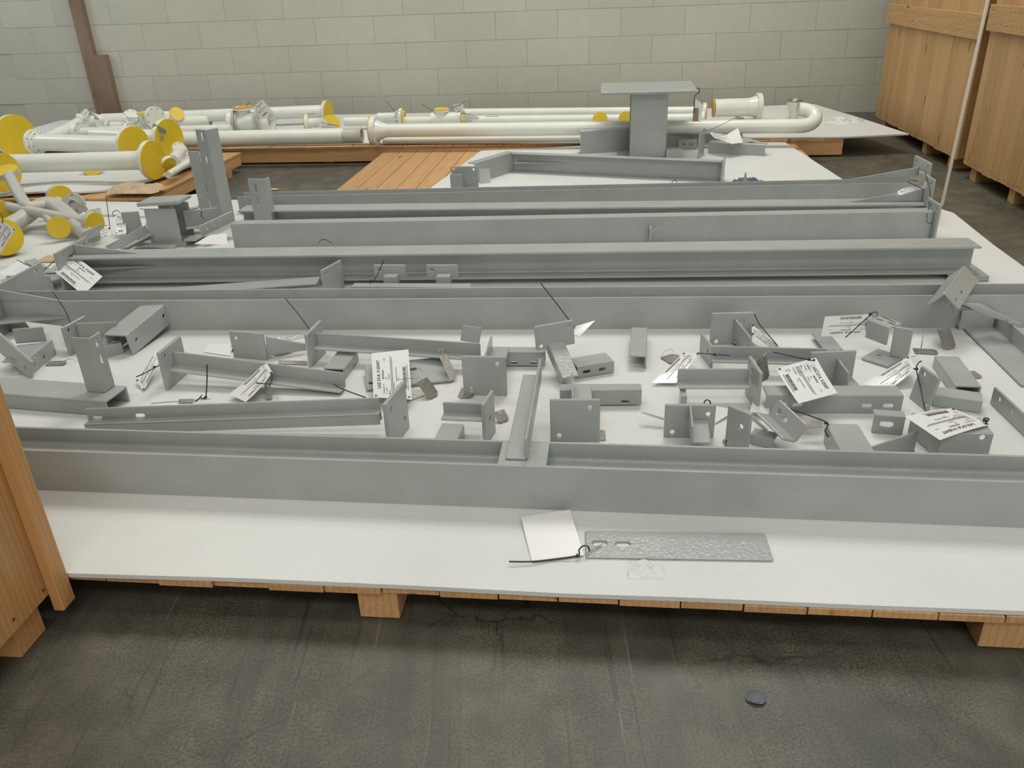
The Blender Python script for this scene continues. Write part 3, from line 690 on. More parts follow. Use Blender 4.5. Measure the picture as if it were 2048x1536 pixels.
# plate + arm + cross channel brackets
def goal(label, O, X, Y, chl=(-.05, .235), hp=.155):
    t = br(label, O); Zv = X.cross(Y)
    m = MB(); m.plate(O-X*.08, X, Zv, .16, hp, .011, [(.80, .82, .018), (.18, .15, .018)], .004, away=Y); part(t, 'end_plate', m, 'steel')
    r0 = O-X*.01+Y*.012+Zv*.066; m = lbar(MB(), r0, r0+Y*.25, Zv, X, .058, .07, .007); part(t, 'arm', m, 'steel')
    c0 = O+Y*.245+Zv*.0645; m = ubar(MB(), c0+X*chl[0], c0+X*chl[1], Y, -Zv, .05, .06, .006, hf=[(.45, .75, .026, .011), (.8, .75, .026, .011)]); part(t, 'cross_channel', m, 'steel'); return t
ax = (uR*.998+vR*.05).normalized(); ay = zR.cross(ax)
goal('grey square plate bracket with a cross channel, beside the oval zip tie plate', W(971, 791), uR, vR, (-.02, .20))
goal('grey square plate bracket standing right of the welded cross arm', W(1150, 884), ax, ay)
# tilted bracket with hammered-looking channel stub
t = br('tilted grey plate bracket with a shiny slotted channel stub under a long zip tie', W(1156, 757))
m = plate3(MB(), W(1073, 702, .225), W(1150, 688, .235), W(1081, 652, .325), .012, [(.14, .14, .016), (.86, .8, .016)]); part(t, 'end_plate', m, 'steel')
P0 = W(1125, 757, .176); P1 = W(1094, 683, .255); wv = W(1156, 753, .176)-P0; m = MB(); m.plate(P0, (P1-P0).normalized(), (wv-(P1-P0).normalized()*wv.dot((P1-P0).normalized())).normalized(), (P1-P0).length, .064, .008, (), .004); m.plate(P0, (P1-P0).normalized(), zR, (P1-P0).length, .0, .008) if False else None
m.prism([(0, 0), ((P1-P0).length, 0), ((P1-P0).length, .045), (0, .045)], [], P0+zR*.001, (P1-P0).normalized(), (zR-(P1-P0).normalized()*(P1-P0).normalized().z).normalized()*-1, wv.normalized(), .007); part(t, 'arm', m, 'steel')
zt = ZA(W(1156, 757), 733); P0 = W(1155, 734, zt); P1 = W(1229, 722, zt); m = ubar(MB(), P0, P1, W(1147, 710, zt)-P0, -zR, .085, zt-Z0-.001, .007, hf=[(.25, .5, .03, .012), (.68, .5, .03, .012)]); part(t, 'channel', m, 'steel')
# small angle against the second beam
zt = ZA(W(1297, 738), 712); P0 = W(1293, 712, zt); P1 = W(1295, 655, zt)
t = br('short grey angle piece lying alone against the second beam', W(1297, 738)); part(t, 'angle', lbar(MB(), P0, P1, -uR, -zR, .066, zt-Z0, .007), 'steel')
# plate facing us with fin towards the front beam
t = br('grey square plate bracket with a zip tie loop at its upper right corner', W(1376, 874))
m = MB(); A, Bp, h = vplate(m, (1327, 875), (1427, 876), 810, .011, [(.17, .16, .017), (.86, .72, .017)]); part(t, 'end_plate', m, 'steel')
p = A.lerp(Bp, .47)+zR*.062-vR*.001; m = lbar(MB(), p, p-vR*.14-uR*.005, zR, uR, .06, .062, .007); part(t, 'arm', m, 'steel')
# plate with diagonal gusset near the second beam
t = br('grey plate bracket with a diagonal fin near the second beam, curled tag beside it', W(1420, 688))
m = MB(); A, Bp, h = vplate(m, (1419, 690), (1503, 688), 627, .011, [(.72, .72, .018), (.16, .1, .018)]); part(t, 'end_plate', m, 'steel')
p = W(1464, 690); q = W(1497, 716); m = MB(); dd = (q-p); L = dd.length; dd.normalize(); m.prism([(0, .035), (L, .01), (L, .085), (0, .115)], [], p, dd, zR, zR.cross(dd), .008); part(t, 'fin', m, 'steel')
m = MB(); m.prism([(0, 0), (L, 0), (L, .07), (0, .07)], [], p+zR*.012, dd, -zR.cross(dd)*-1, zR, .007); part(t, 'flat_leg', m, 'steel')
# long arm behind the front right pair
t = br('long low grey angle arm with an end plate pierced by a horizontal zip tie', W(1420, 736))
m = MB(); A, Bp, h = endplate(m, (1420, 736), (1398, 706), 694, .010, ((.3, .6, .016),)); part(t, 'end_plate', m, 'steel')
P0 = W(1421, 716, .185); P1 = W(1650, 722, .185); m = lbar(MB(), P0, P1, zR, view(P0), .052, .046, .007); part(t, 'arm', m, 'steel')
# front L bracket
t = br('short wide grey angle arm with a tilted end plate wired to a metal tag', W(1511, 823))
m = MB(); A, Bp, h = endplate(m, (1511, 823), (1489, 786), 746, .012, ((.6, .8, .016),)); part(t, 'end_plate', m, 'steel')
P0 = W(1354, 765, .195); P1 = W(1496, 765, .195); m = lbar(MB(), P0, P1, zR, -vR, .056, .055, .007); part(t, 'arm', m, 'steel')
p = W(1361, 784, .187); m = MB(); m.box((0, -.03, -.055), (.02, .03, 0), O=p); part(t, 'foot', m, 'steel')
# plate and fin behind the upright tag
t = br('grey plate bracket with a slanting fin behind the big tilted tag', W(1615, 777))
m = MB(); A, Bp, h = vplate(m, (1613, 777), (1702, 774), 705, .011, [(.1, .8, .016)]); part(t, 'end_plate', m, 'steel')
p = W(1664, 775); q = W(1687, 800); dd = q-p; L = dd.length; dd.normalize(); m = MB(); m.prism([(0, .0), (L, 0), (L, .105), (0, .118)], [], p, dd, zR, zR.cross(dd), .008); part(t, 'fin', m, 'steel')
m = MB(); ss = zR.cross(dd); m.prism([(0, 0), (L, 0), (L, .06), (0, .06)], [], p+zR*.04, dd, ss, zR, .007); part(t, 'flat_leg', m, 'steel')
# slotted inverted angle
zt = ZA(W(1700, 827), 790.5); P0 = W(1533, 790, zt); P1 = W(1809, 791, zt)
t = br('long grey slotted channel below the big tilted tag', W(1700, 827))
m = lbar(MB(), P0, P1, -zR, vR, zt-Z0, .075, .007, ha=[(.12, .55, .036, .016), (.24, .58, .036, .016), (.745, .58, .036, .016), (.90, .58, .036, .016)]); part(t, 'channel', m, 'steel')
# V-shaped bracket
t = br('grey bracket of a leaning plate and an open angle trough with two holes', W(1490, 905))
m = MB(); A = W(1448, 892); Bp = W(1493, 912); h = ZA(A, 811)-Z0; m.plate(A, (Bp-A).normalized(), zR, (Bp-A).length, h, .012, [(.62, .62, .018), (.05, .1, .018)]); part(t, 'end_plate', m, 'steel')
P0 = W(1536, 833, .192); P1 = W(1592, 887, .165)
m = lbar(MB(), P0, P1, (zR*.9+uR*.45+vR*.1), (-uR*.8-vR*.6+zR*.1), .07, .066, .008, ha=[(.2, .55, .018), (.45, .5, .018)], r=.01); part(t, 'trough', m, 'steel')
p = W(1503, 872, .165); m = lbar(MB(), W(1500, 868, .168), W(1548, 880, .168), -zR, vR, .035, .05, .007); part(t, 'foot', m, 'steel')
m = plate3(MB(), W(1503, 840, .205), W(1536, 868, .185), W(1500, 832, .23), .006); part(t, 'rib', m, 'steel')
# folded angle lying open
t = br('grey angle with a broad flat top face, zip tie at its left corner', W(1690, 900))
m = lbar(MB(), W(1683, 905, .2), W(1652, 847, .2), uR+vR*.2, -zR+uR*.2, .098, .066, .008, r=.008); part(t, 'angle', m, 'steel')
# slot plate + fin + box group at the lower right
zt = ZA(W(1750, 866), 829); t = br('small grey angle with one white-looking slot, next to the upside down tag', W(1750, 866))
m = lbar(MB(), W(1749, 829, zt), W(1812, 834, zt), -zR, vR, zt-Z0, .04, .006, ha=[(.44, .48, .042, .018)]); part(t, 'angle', m, 'steel')
t = br('grey bracket with a slanted thick plate and thin gusset under the upside down tag', W(1872, 915))
m = MB(); A = W(1873, 916); Bp = W(1814, 866); h = ZA(A, 886)-Z0; h = max(h, .05); m.plate(A, (Bp-A).normalized(), zR, (Bp-A).length, .075, .014, [(.2, .5, .014)]); part(t, 'end_plate', m, 'steel')
p = W(1826, 900); q = W(1712, 925); dd = q-p; L = dd.length; dd.normalize(); m = MB(); m.prism([(0, 0), (L, 0), (L, .045), (0, .072)], [], p, dd, zR, zR.cross(dd), .008); part(t, 'gusset', m, 'steel')
t = br('grey box end with a round hole under the upside down tag', W(1872, 930))
m = MB(); A, Bp, h = vplate(m, (1871, 926), (1973, 928), 866, .008, [(.80, .86, .018)]); m.box((0, .0085, 0), (.008, .10, h), U=(Bp-A).normalized(), V=vR, O=A); m.box((0, .0085, h-.007), ((Bp-A).length, .10, h), U=(Bp-A).normalized(), V=vR, O=A); part(t, 'channel', m, 'steel')
# diamond plate with two channels
t = br('grey diamond-set plate with a forked channel, zip tie hanging down its face', W(1852, 823))
A = W(1852, 823); Bp = W(1817, 796); h = ZA(A, 757)-Z0
m = plate3(MB(), A, Bp, W(1879, 757, Z0+h*.99), .012, [(.16, .12, .018), (.75, .84, .018)]); part(t, 'end_plate', m, 'steel')
zt = .178; P0 = W(1868, 789, zt); P1 = W(1966, 803, zt); m = ubar(MB(), P0, P1, vR+uR*.25, -zR, .07, zt-Z0-.001, .007); part(t, 'front_channel', m, 'steel')
P0 = W(1911, 771, zt); P1 = W(1869, 711, zt); m = ubar(MB(), P0, P1, uR, -zR, .085, zt-Z0-.001, .007); part(t, 'rear_channel', m, 'steel')
# upper right stand with base plate
t = br('grey slotted channel on an upright plate with a flat base plate', W(1775, 735))
m = plate3(MB(), W(1723, 714, Z0+.013), W(1776, 731, Z0+.013), W(1754, 696, Z0+.013), .012, [(.33, .55, .018)]); part(t, 'base_plate', m, 'steel')
p = W(1778, 712, Z0+.014); h = ZA(p, 653)-Z0-.014; m = MB(); q = W(1815, 719, Z0+.014); m.plate(p, (q-p).normalized(), zR, (q-p).length, h, .010, (), .008); part(t, 'upright', m, 'steel')
zt = Z0+.014+h; P0 = W(1779, 655, zt); P1 = W(1735, 639, zt); m = lbar(MB(), P0, P1, -zR, vR+uR*.4, .075, .075, .007, hb=[(.25, .55, .034, .014), (.75, .5, .034, .014)]); part(t, 'channel', m, 'steel')
m = MB(); m.box((0, 0, 0), (.008, .10, .02), U=(uR*.9+vR*.45).normalized(), V=(vR*.9-uR*.45).normalized(), O=W(1790, 646, zt)-zR*.02); part(t, 'rib', m, 'steel')
t = br('flat grey bar end showing below the zip tie tag at the right', W(1660, 698)); m = plate3(MB(), W(1650, 700, .16), W(1622, 664, .16), W(1688, 700, .16), .009); m.box((.0, 0, -.026), (.03, .03, -.0095), O=W(1655, 690, .16)); part(t, 'bar', m, 'steel')
# roof-shaped angle straddling the second beam
zr = .345; P0 = W(1889, 585, zr); P1 = W(1930, 530, zr)
t = br('grey angle set like a small roof on top of the second beam at the right', Vector((P0.x, P0.y, Z0+.142)))
m = lbar(MB(), P0, P1, W(1857, 603, .28)-P0, W(1916, 611, .275)-P0, .085, .085, .008, hb=[(.12, .62, .026, .013), (.38, .62, .026, .013)], r=.01); part(t, 'angle', m, 'steel')
# long angle at the right frame edge
t = br('heavy grey angle running out of the right frame edge from the second beam', W(1990, 700))
P0 = W(1985, 652, Z0+.002); P1 = W(2120, 775, Z0+.002); m = lbar(MB(), P0, P1, zR, W(1937, 664)-W(1985, 655), .075, .13, .010); part(t, 'angle', m, 'steel')
m = MB(); m.box((-.07, -.004, .0), (.06, .006, .085), O=W(1952, 660)); part(t, 'end_plate', m, 'steel')
t = br('low grey angle with two holes at the right frame edge in front', W(2000, 820))
P0 = W(1979, 807); P1 = W(2090, 915); m = lbar(MB(), P0, P1, zR, uR+vR, .066, .06, .008, ha=[(.13, .6, .018), (.36, .55, .018)]); part(t, 'angle', m, 'steel')
# flat slotted bar in front of the nearest beam
t = br('flat grey slotted bar lying alone on the foam in the foreground', W(1360, 1090))
A = W(1171, 1113, Z0+.008); Bp = W(1548, 1119, Z0+.008); m = plate3(MB(), A, Bp, W(1170, 1060, Z0+.008), .0078, [(.080, .52, .040, .024), (.207, .5, .040, .024)], .006); part(t, 'bar', m, 'steel')

# ================================================================== tags tied to the brackets
TG = 'white printed tag '
def stickline(a, b): return [a, b]
paper(TG+'leaning upright behind its zip tie, left of the long arm plate', [(272, 762, .15), (312, 699, .205), (322, 716, .2), (287, 783, Z0+.004)], True, [(272, 754, .19), (298, 742, .205), (338, 719, .215)], (309, 734, .205))
paper(TG+'with bright glare leaning on the angle arm, metal plate behind', [(546, 745, .222), (492, 805, .15), (459, 789, .15), (532, 723, .226)], True, [(540, 745, .226), (545, 752, .215), (541, 768, .2), (534, 768, .205), (512, 766, .21)], None, .006)
paper(TG+'standing tall with a glare stripe, behind the slotted arm end plate', [(747, 796, .172), (743, 708, .215), (817, 700, .215), (824, 800, .165)], True, None, None, .006)
paper(TG+'big and tilted, wide glare at its lower corner, above the slotted channel', [(1632, 716, .262), (1675, 787, .235), (1597, 808, .225), (1552, 738, .25)], True, [(1546, 704, .30), (1600, 716, .29), (1629, 722, .266)], (1618, 719, .275), .004)
paper(TG+'upside down on the grey box at the lower right', [(1982, 848, .245), (1880, 879, .242), (1810, 832, .245), (1905, 815, .245)], True, [(1972, 845, .249), (1978, 838, .256), (1969, 836, .256), (1966, 843, .249)], (1971, 841, .254), -.004)
paper(TG+'upside down below a curved zip tie near the second beam', [(1742, 670, .205), (1642, 673, .205), (1650, 633, .275), (1743, 628, .28)], True, [(1756, 630, .30), (1752, 624, .305), (1744, 626, .30), (1735, 635, .285), (1691, 675, .225)], (1741, 628, .298))
paper(TG+'lying slanted on the foam left of the diamond plate', [(1832, 738, .190), (1783, 777, .140), (1724, 769, .140), (1819, 712, .190)], True, [(1843, 722, .26), (1836, 727, .255), (1833, 740, .24), (1840, 770, .2), (1850, 822, .155)], (1833, 738, .243))
paper(TG+'hanging from the third beam end plate at the left', [(143, 506, .300), (205, 553, .238), (166, 590, .200), (106, 540, .262)], True, [(148, 503, .305), (142, 511, .303), (132, 511, .300), (123, 507, .298), (110, 520, .28), (82, 547, .24)], (124, 507, .298))
paper(TG+'lying slanted under the horizontal zip tie', [(1399, 706, .195), (1352, 766, .145), (1303, 766, .145), (1368, 705, .185)], True, [(1394, 706, .222), (1420, 708, .222), (1461, 711, .222)], (1429, 709, .222))
paper(TG+'curled beside the diagonal fin under the second beam', [(1503, 648, .225), (1559, 694, .165), (1543, 697, .15), (1504, 668, .2)], True, [(1488, 640, .235), (1492, 627, .25), (1509, 630, .245), (1520, 650, .215), (1555, 691, .172)], (1508, 630, .246))
paper('blank white tag side showing left of the upright end plate', [(50, 643, .225), (124, 652, .235), (135, 702, .16), (90, 694, .16)], False, [(105, 583, .32), (128, 617, .28), (140, 645, .255), (137, 662, .235)], None, m='blank', hole=False)
paper('blank white card lying behind the small square plate', [(408, 704, Z0+.003), (418, 688, Z0+.003), (462, 688, Z0+.003), (460, 712, Z0+.003)], False, [(483, 676, .2), (474, 684, .19), (463, 705, .16)], None, m='blank', hole=False)
paper(TG+'half hidden between the small square plate and the two-legged arm', [(536, 692, .16), (612, 675, .17), (608, 668, .185), (550, 676, .175)], True, None, None)
paper('blank white square card beside the flat bar in the foreground', [(1064, 1124, Z0+.004), (1168, 1110, Z0+.006), (1140, 1019, Z0+.02), (1042, 1034, Z0+.012)], False, [(1018, 1123, Z0+.012), (1064, 1123, Z0+.009), (1110, 1118, Z0+.006), (1155, 1111, Z0+.012), (1158, 1100, Z0+.02), (1166, 1092, Z0+.03), (1176, 1093, Z0+.028), (1179, 1102, Z0+.014)], (1156, 1111, Z0+.012), 0, m='blank', wire=[(1170, 1108, Z0+.012), (1185, 1098, Z0+.014), (1202, 1089, Z0+.012), (1210, 1083, Z0+.016), (1200, 1092, Z0+.013), (1180, 1103, Z0+.012)], hole=False)
paper('blank white curved tag hanging off the roof-shaped angle at the right', [(1925, 606, .272), (1960, 608, .285), (2042, 648, .215), (1975, 634, .21)], False, [(1915, 582, .305), (1924, 590, .302), (1925, 605, .28), (1918, 609, .272), (1940, 616, .262)], (1922, 608, .274), m='blank', hole=False)
paper(TG+'face down under the tilted plate bracket', [(1152, 652, .27), (1190, 641, .28), (1160, 672, .25), (1145, 668, .25)], False, [(1081, 566, .44), (1120, 616, .36), (1143, 647, .315), (1148, 654, .30)], (1143, 646, .318), hole=False)
paper('white tag edge peeking out left of the zip-tied square plate', [(1281, 826, .165), (1330, 842, .15), (1328, 836, .165), (1285, 823, .18)], False, [(1416, 823, .215), (1421, 818, .22), (1420, 803, .245), (1412, 800, .25), (1408, 806, .243)], None, hole=False)
paper('white tag half buried behind the zip-tied square plate', [(1425, 850, Z0+.004), (1456, 830, Z0+.012), (1478, 820, Z0+.012), (1430, 812, Z0+.03)], False, None, None, hole=False)
paper(TG+'lying flat under metal tags near the slotted channel end', [(300, 806, Z0+.003), (420, 797, Z0+.003), (422, 786, Z0+.003), (338, 790, Z0+.003)], False, [(390, 804, .15), (400, 796, .165), (411, 795, .17), (414, 760, .235), (414, 729, .29)], (411, 795, .17), hole=False)
paper('white curled tag under the slotted channel wired to the trough', [(1505, 800, .15), (1540, 806, .15), (1538, 828, .15), (1500, 824, .16)], False, None, None, hole=False)
# free zip tie over the arm plate, far tie on the slotted arm
def tie(label, pts, head=None):
    p = [P3(q) for q in pts]; base = min(p, key=lambda q: q.z); t = thing('zip_tie', label, 'zip tie', base); part(t, 'strap', tie_mesh(p), 'tie')
    if head: part(t, 'tie_head', MB().box((-.005, -.004, -.004), (.005, .004, .004), O=P3(head)), 'tie')
tie('black zip tie sticking up left from the two-legged arm end plate', [(571, 597, .36), (598, 630, .31), (620, 660, .262), (625, 672, .24), (619, 678, .228), (612, 672, .235), (615, 662, .258)], (620, 661, .262))
tie('short black zip tie lying on the slotted arm end', [(666, 768, .24), (690, 780, .225), (731, 795, .22)])
tie('long black zip tie between the trough and the broad flat angle', [(1572, 815, .24), (1610, 828, .225), (1655, 846, .205), (1650, 862, .19), (1660, 878, .17)], (1652, 846, .206))
tie('short black zip tie behind the slotted arm, beside the wired metal tag', [(404, 790, .16), (398, 797, .155), (392, 803, .15)])
# stamped metal plates
metal('small stamped metal plate lying right of the small square plate', [(556, 728, Z0+.003), (612, 730, Z0+.003), (614, 717, Z0+.012), (560, 720, Z0+.012)], [(536, 722, .15), (540, 712, .17), (552, 716, .16), (562, 726, .14)])
metal('stamped metal plate wired to the slotted arm end plate, leaning', [(833, 765, .19), (858, 800, Z0+.004), (871, 776, .15), (846, 742, .21)], [(795, 760, .255), (815, 757, .23), (838, 755, .21), (832, 742, .225), (840, 738, .22), (846, 745, .21)])
metal('stamped metal plate lying behind the leaning one', [(815, 803, Z0+.003), (852, 790, Z0+.003), (842, 778, Z0+.012), (818, 785, Z0+.012)])
metal('stamped metal plate wired upright at the end of the flat slotted angle', [(899, 760, .145), (915, 756, .145), (902, 706, .21), (888, 709, .21)], [(880, 704, .22), (876, 701, .225), (882, 698, .225), (886, 706, .215), (888, 745, .17), (900, 763, .145), (886, 756, .15)])
metal('stamped metal plate lying left of the welded cross arm', [(998, 847, Z0+.004), (1020, 840, Z0+.004), (1034, 812, Z0+.03), (1014, 816, Z0+.03)], [(988, 846, .16), (996, 848, .145), (1005, 848, .14)])
metal('stamped metal plate under the bracket left of the cross arm', [(914, 796, Z0+.003), (945, 797, Z0+.003), (944, 780, Z0+.003), (926, 775, Z0+.003)], [(943, 776, .16), (948, 783, .15), (930, 793, .137)])
metal('small stamped metal plate beside the foot of the standing square plate', [(1196, 881, Z0+.003), (1212, 881, Z0+.003), (1212, 860, Z0+.003), (1198, 860, Z0+.003)])
metal('speckled metal plate lying on the foam left of the slanted tag', [(1320, 714, Z0+.006), (1350, 706, Z0+.006), (1358, 716, Z0+.006), (1336, 728, Z0+.006)], [(1324, 712, .145), (1328, 704, .155), (1342, 698, .16), (1346, 704, .15)])
metal('metal plate wired upright to the front angle end plate', [(1521, 766, .19), (1540, 756, .19), (1540, 706, .27), (1526, 714, .27)], [(1508, 744, .25), (1506, 730, .26), (1520, 722, .262), (1532, 706, .275), (1538, 703, .275)])
metal('metal strip leaning between the trough and the broad flat angle', [(1598, 832, .20), (1604, 858, .175), (1652, 882, .145), (1648, 866, .17)], [(1655, 874, .16), (1650, 868, .165), (1662, 880, .15)])
metal('stamped metal plate hanging on wire from the roof-shaped angle', [(1888, 700, Z0+.004), (1914, 696, Z0+.004), (1934, 652, .20), (1904, 655, .20)], [(1910, 594, .29), (1918, 606, .272), (1917, 640, .225), (1918, 652, .205), (1912, 640, .22), (1902, 610, .262)])
metal('metal plate lying flat behind the slanted tag with twisted wire', [(1830, 706, Z0+.004), (1878, 709, Z0+.004), (1886, 706, Z0+.004), (1862, 698, Z0+.004)], [(1822, 714, .15), (1836, 709, .155), (1844, 690, .2), (1846, 668, .235), (1843, 690, .2), (1838, 708, .155)])
metal('dark metal plate lying alone at the right between two angles', [(1940, 757, Z0+.004), (1968, 755, Z0+.004), (1957, 741, Z0+.004), (1928, 743, Z0+.004)])
metal('metal plate lying below the left edge bracket', [(90, 731, Z0+.004), (128, 730, Z0+.004), (137, 718, Z0+.01), (98, 722, Z0+.01)], [(128, 722, .14), (140, 718, .15), (154, 722, .14)])
metal('metal plate lying below the short zip tie behind the slotted arm', [(356, 806, Z0+.004), (386, 805, Z0+.004), (388, 797, Z0+.012), (362, 798, Z0+.012)])
metal('metal plate standing behind the shiny leaning tag', [(532, 800, Z0+.004), (545, 798, Z0+.004), (556, 770, .17), (526, 770, .17)], [(530, 768, .19), (538, 772, .185), (548, 782, .16), (553, 796, .14), (558, 794, .14)])

# ================================================================== parts between and behind the long beams
FWD = Vector((0, _c, -_s))
def pxm(P): return (P-CAMP).dot(FWD)/F               # metres per photo pixel there
# wedge bar with end plate in front of the third beam
t = br('grey tapered arm with an upright end plate between the second and third beams', W(660, 590))
P0 = W(225, 583, .19); P1 = W(640, 553, .215); m = lbar(MB(), P0, P1, vR*-1, -zR, .10, .05, .008); part(t, 'arm', m, 'steel')
A = W(672, 590); m = MB(); m.plate(A, (W(640, 575)-W(672, 590)).normalized()*-1 if False else hz(W(688, 576)-A), zR, .09, ZA(A, 527)-Z0, .012, ()) if False else m.plate(W(652, 598), hz(W(690, 575)-W(652, 598)), zR, .17, ZA(W(652, 598), 541)-Z0, .012, [(.2, .82, .017), (.82, .86, .017)]); part(t, 'end_plate', m, 'steel')
# twin plate bracket
t = br('grey flat bar with two small upright hole plates between the second and third beams', W(820, 590))
P0 = W(702, 573, .225); P1 = W(940, 574, .225); m = lbar(MB(), P0, P1, vR, -zR, .05, .06, .007); part(t, 'bar', m, 'steel')
for x0, x1 in ((743, 807), (849, 912)):
    p = W(x0, 563, .225)+vR*.06; q = W(x1, 563, .225)+vR*.06; h = ZA(p, 530)-.225; m = MB(); m.plate(p, (q-p).normalized(), zR, (q-p).length, h, .010, [(.18, .62, .018)]); part(t, 'hole_plate', m, 'steel')
    c = p.lerp(q, .6); m = MB(); m.box((-.035, -.058, -.018), (.03, 0, .022), O=c); part(t, 'lug', m, 'steel')
tie('black zip tie standing up at the twin plate bracket', [(741, 568, .24), (740, 560, .262), (750, 558, .262), (768, 520, .33)], (741, 562, .262))
# clutter at the left end of the third beam
t = br('grey bracket plates heaped at the left end of the third beam', W(60, 590))
m = MB(); A, Bp, h = vplate(m, (26, 600), (112, 600), 552, .012); part(t, 'plate', m, 'steel')
m = lbar(MB(), W(48, 521, .2), W(100, 562, .2), -uR+vR, zR*-.6+uR, .06, .09, .009, ha=[(.2, .5, .018)]); part(t, 'angle', m, 'steel')
m = plate3(MB(), W(88, 545, .21), W(142, 508, .21), W(100, 562, .21), .008); part(t, 'flat', m, 'steel')
paper('blank white tag at the left frame edge above the second beam', [(0, 545, .17), (40, 520, .22), (75, 545, .2), (35, 572, .15)], False, [(34, 520, .235), (45, 525, .23), (55, 530, .225), (92, 537, .22)], None, m='blank', hole=False)
m = MB(); m.prism([(0, 0), (.16, 0), (.16, .12), (0, .12)], [], W(70, 525, Z0+.002), uR, vR, zR, .006); single('cardboard_piece', 'tan cardboard piece lying left of the third beam', 'cardboard', m, 'card', W(78, 515, Z0+.002))
# wire loops on beam tops
def loop(label, pts, mt='tie', r=.0022):
    p = [P3(q) for q in pts]; t = thing('tie_loop' if mt == 'tie' else 'wire_loop', label, 'tie', min(p, key=lambda q: q.z)); part(t, 'strap', MB().tube(curve_pts(p, 5), r, 6), mt)
loop('small black tie loop showing above the third beam top', [(638, 486, .262), (642, 480, .27), (650, 479, .272), (658, 483, .268), (664, 486, .262)])
metal('stamped metal plate on the stiffener of the fourth beam', [(1318, 452, .285), (1348, 446, .285), (1361, 441, .287), (1328, 446, .287)], [(1297, 455, .28), (1306, 462, .27), (1314, 455, .28), (1320, 450, .286)])

# --- left heap behind the third beam
t = br('grey stub of an I section with a flat top plate in the left heap', W(340, 492))
b0 = W(305, 494); b1 = W(372, 492); h = ZA(b0, 418)-Z0; dd = hz(b1-b0)
m = bar(MB(), hprof(.17, .19), [], b0+zR*.0, b0+zR*h, vR); part(t, 'stem', m, 'steel')
tp = D(274, 414, b0-vR*.02); tq = D(358, 409, b0-vR*.02); m = MB(); m.plate(tp, (tq-tp).normalized(), vR, (tq-tp).length, .16, .02, (), .004, away=zR); part(t, 'top_plate', m, 'steel')
t = br('grey plate with two dark slots beside the stub in the left heap', W(365, 490))
m = MB(); A, Bp, h = vplate(m, (342, 470), (369, 469), 433, .01, [(.72, .45, .022, .01), (.72, .16, .022, .01)], z=Z0+.03); m.plate(A+zR*h, (Bp-A).normalized(), (vR+uR*.9).normalized(), .08, .12, .008, (), .004); part(t, 'angle', m, 'steel')
m = MB(); m.box((-.10, -.05, .0), (.09, .06, .03), O=W(372, 478)); part(t, 'foot', m, 'steel')
t = br('grey small angle pieces right of the stub in the left heap', W(395, 470))
m = lbar(MB(), W(372, 455, .21), W(440, 447, .21), zR, -vR, .10, .06, .008); part(t, 'angle', m, 'steel')
m = lbar(MB(), W(398, 425, .27), W(436, 424, .27), -zR, -vR, .05, .06, .008); part(t, 'upper_angle', m, 'steel')
m = lbar(MB(), W(366, 480, .175), W(396, 463, .175), -zR, vR+uR*.3, .042, .08, .008); part(t, 'lower_angle', m, 'steel')
t = br('grey square plate left of the stub in the left heap', W(270, 480)); m = MB(); vplate(m, (252, 470), (287, 468), 425, .012); m.box((-.01, -.08, .0), (.16, .09, .012), O=W(262, 472)); part(t, 'plate', m, 'steel')
t = br('grey flat bar slanting up under the tags in the left heap', W(240, 490)); m = lbar(MB(), W(212, 492, .16), W(290, 450, .235), vR, -zR, .05, .05, .008); part(t, 'bar', m, 'steel')
t = br('grey flat bar crossing below the striped tag in the left heap', W(300, 500)); m = lbar(MB(), W(240, 497, .17), W(300, 468, .20), vR*-1, -zR, .06, .025, .008); m.plate(W(262, 493, .15), hz(W(330, 497)-W(262, 493)), zR, .28, .012, .05, ()); part(t, 'bar', m, 'steel')
t = br('small grey slotted lug at the left of the heap behind the third beam', W(185, 487)); m = lbar(MB(), W(168, 484, .19), W(208, 465, .19), zR, vR, .055, .05, .008, ha=[(.7, .5, .03, .014)]); part(t, 'lug', m, 'steel')
paper(TG+'upright with a black loop in the left heap', [(229, 428, .25), (250, 428, .25), (253, 466, .16), (233, 469, .16)], True, [(226, 432, .245), (226, 424, .265), (234, 421, .27), (240, 425, .26)], None)
paper(TG+'striped and dark, hanging against the stub in the left heap', [(287, 462, .18), (296, 420, .27), (313, 430, .26), (311, 478, .17)], True, [(280, 418, .285), (290, 420, .28), (296, 440, .24), (301, 464, .20)], None)
paper(TG+'small, lying on the slotted lug in the left heap', [(199, 461, .235), (215, 456, .235), (222, 471, .225), (203, 476, .225)], True, [(212, 392, .40), (216, 425, .32), (220, 456, .245)], (219, 457, .245))
paper('blank white card under the end angle of the fourth beam', [(388, 488, .235), (455, 489, .235), (453, 466, .25), (420, 470, .245)], False, None, None, m='blank', hole=False)
loop('small black tie on the angle right of the stub in the heap', [(404, 422, .30), (402, 430, .28), (406, 437, .27)])

# --- right ends of the rear beams: tags
paper(TG+'wedged between the end gussets of the two farthest beams', [(1795, 392, .31), (1853, 374, .34), (1852, 364, .36), (1796, 380, .33)], True, [(1815, 364, .38), (1840, 375, .35), (1846, 380, .345)], None)
metal('bronze metal plate on top of the farthest beam end plates', [(1842, 362, .385), (1862, 358, .385), (1864, 346, .39), (1842, 349, .39)])
tie('long black zip tie hanging down the right end plates', [(1850, 345, .42), (1858, 372, .36), (1860, 400, .32), (1853, 440, .25), (1862, 446, .24), (1866, 440, .25)])
# --- on the second pallet
def setv(p): return p
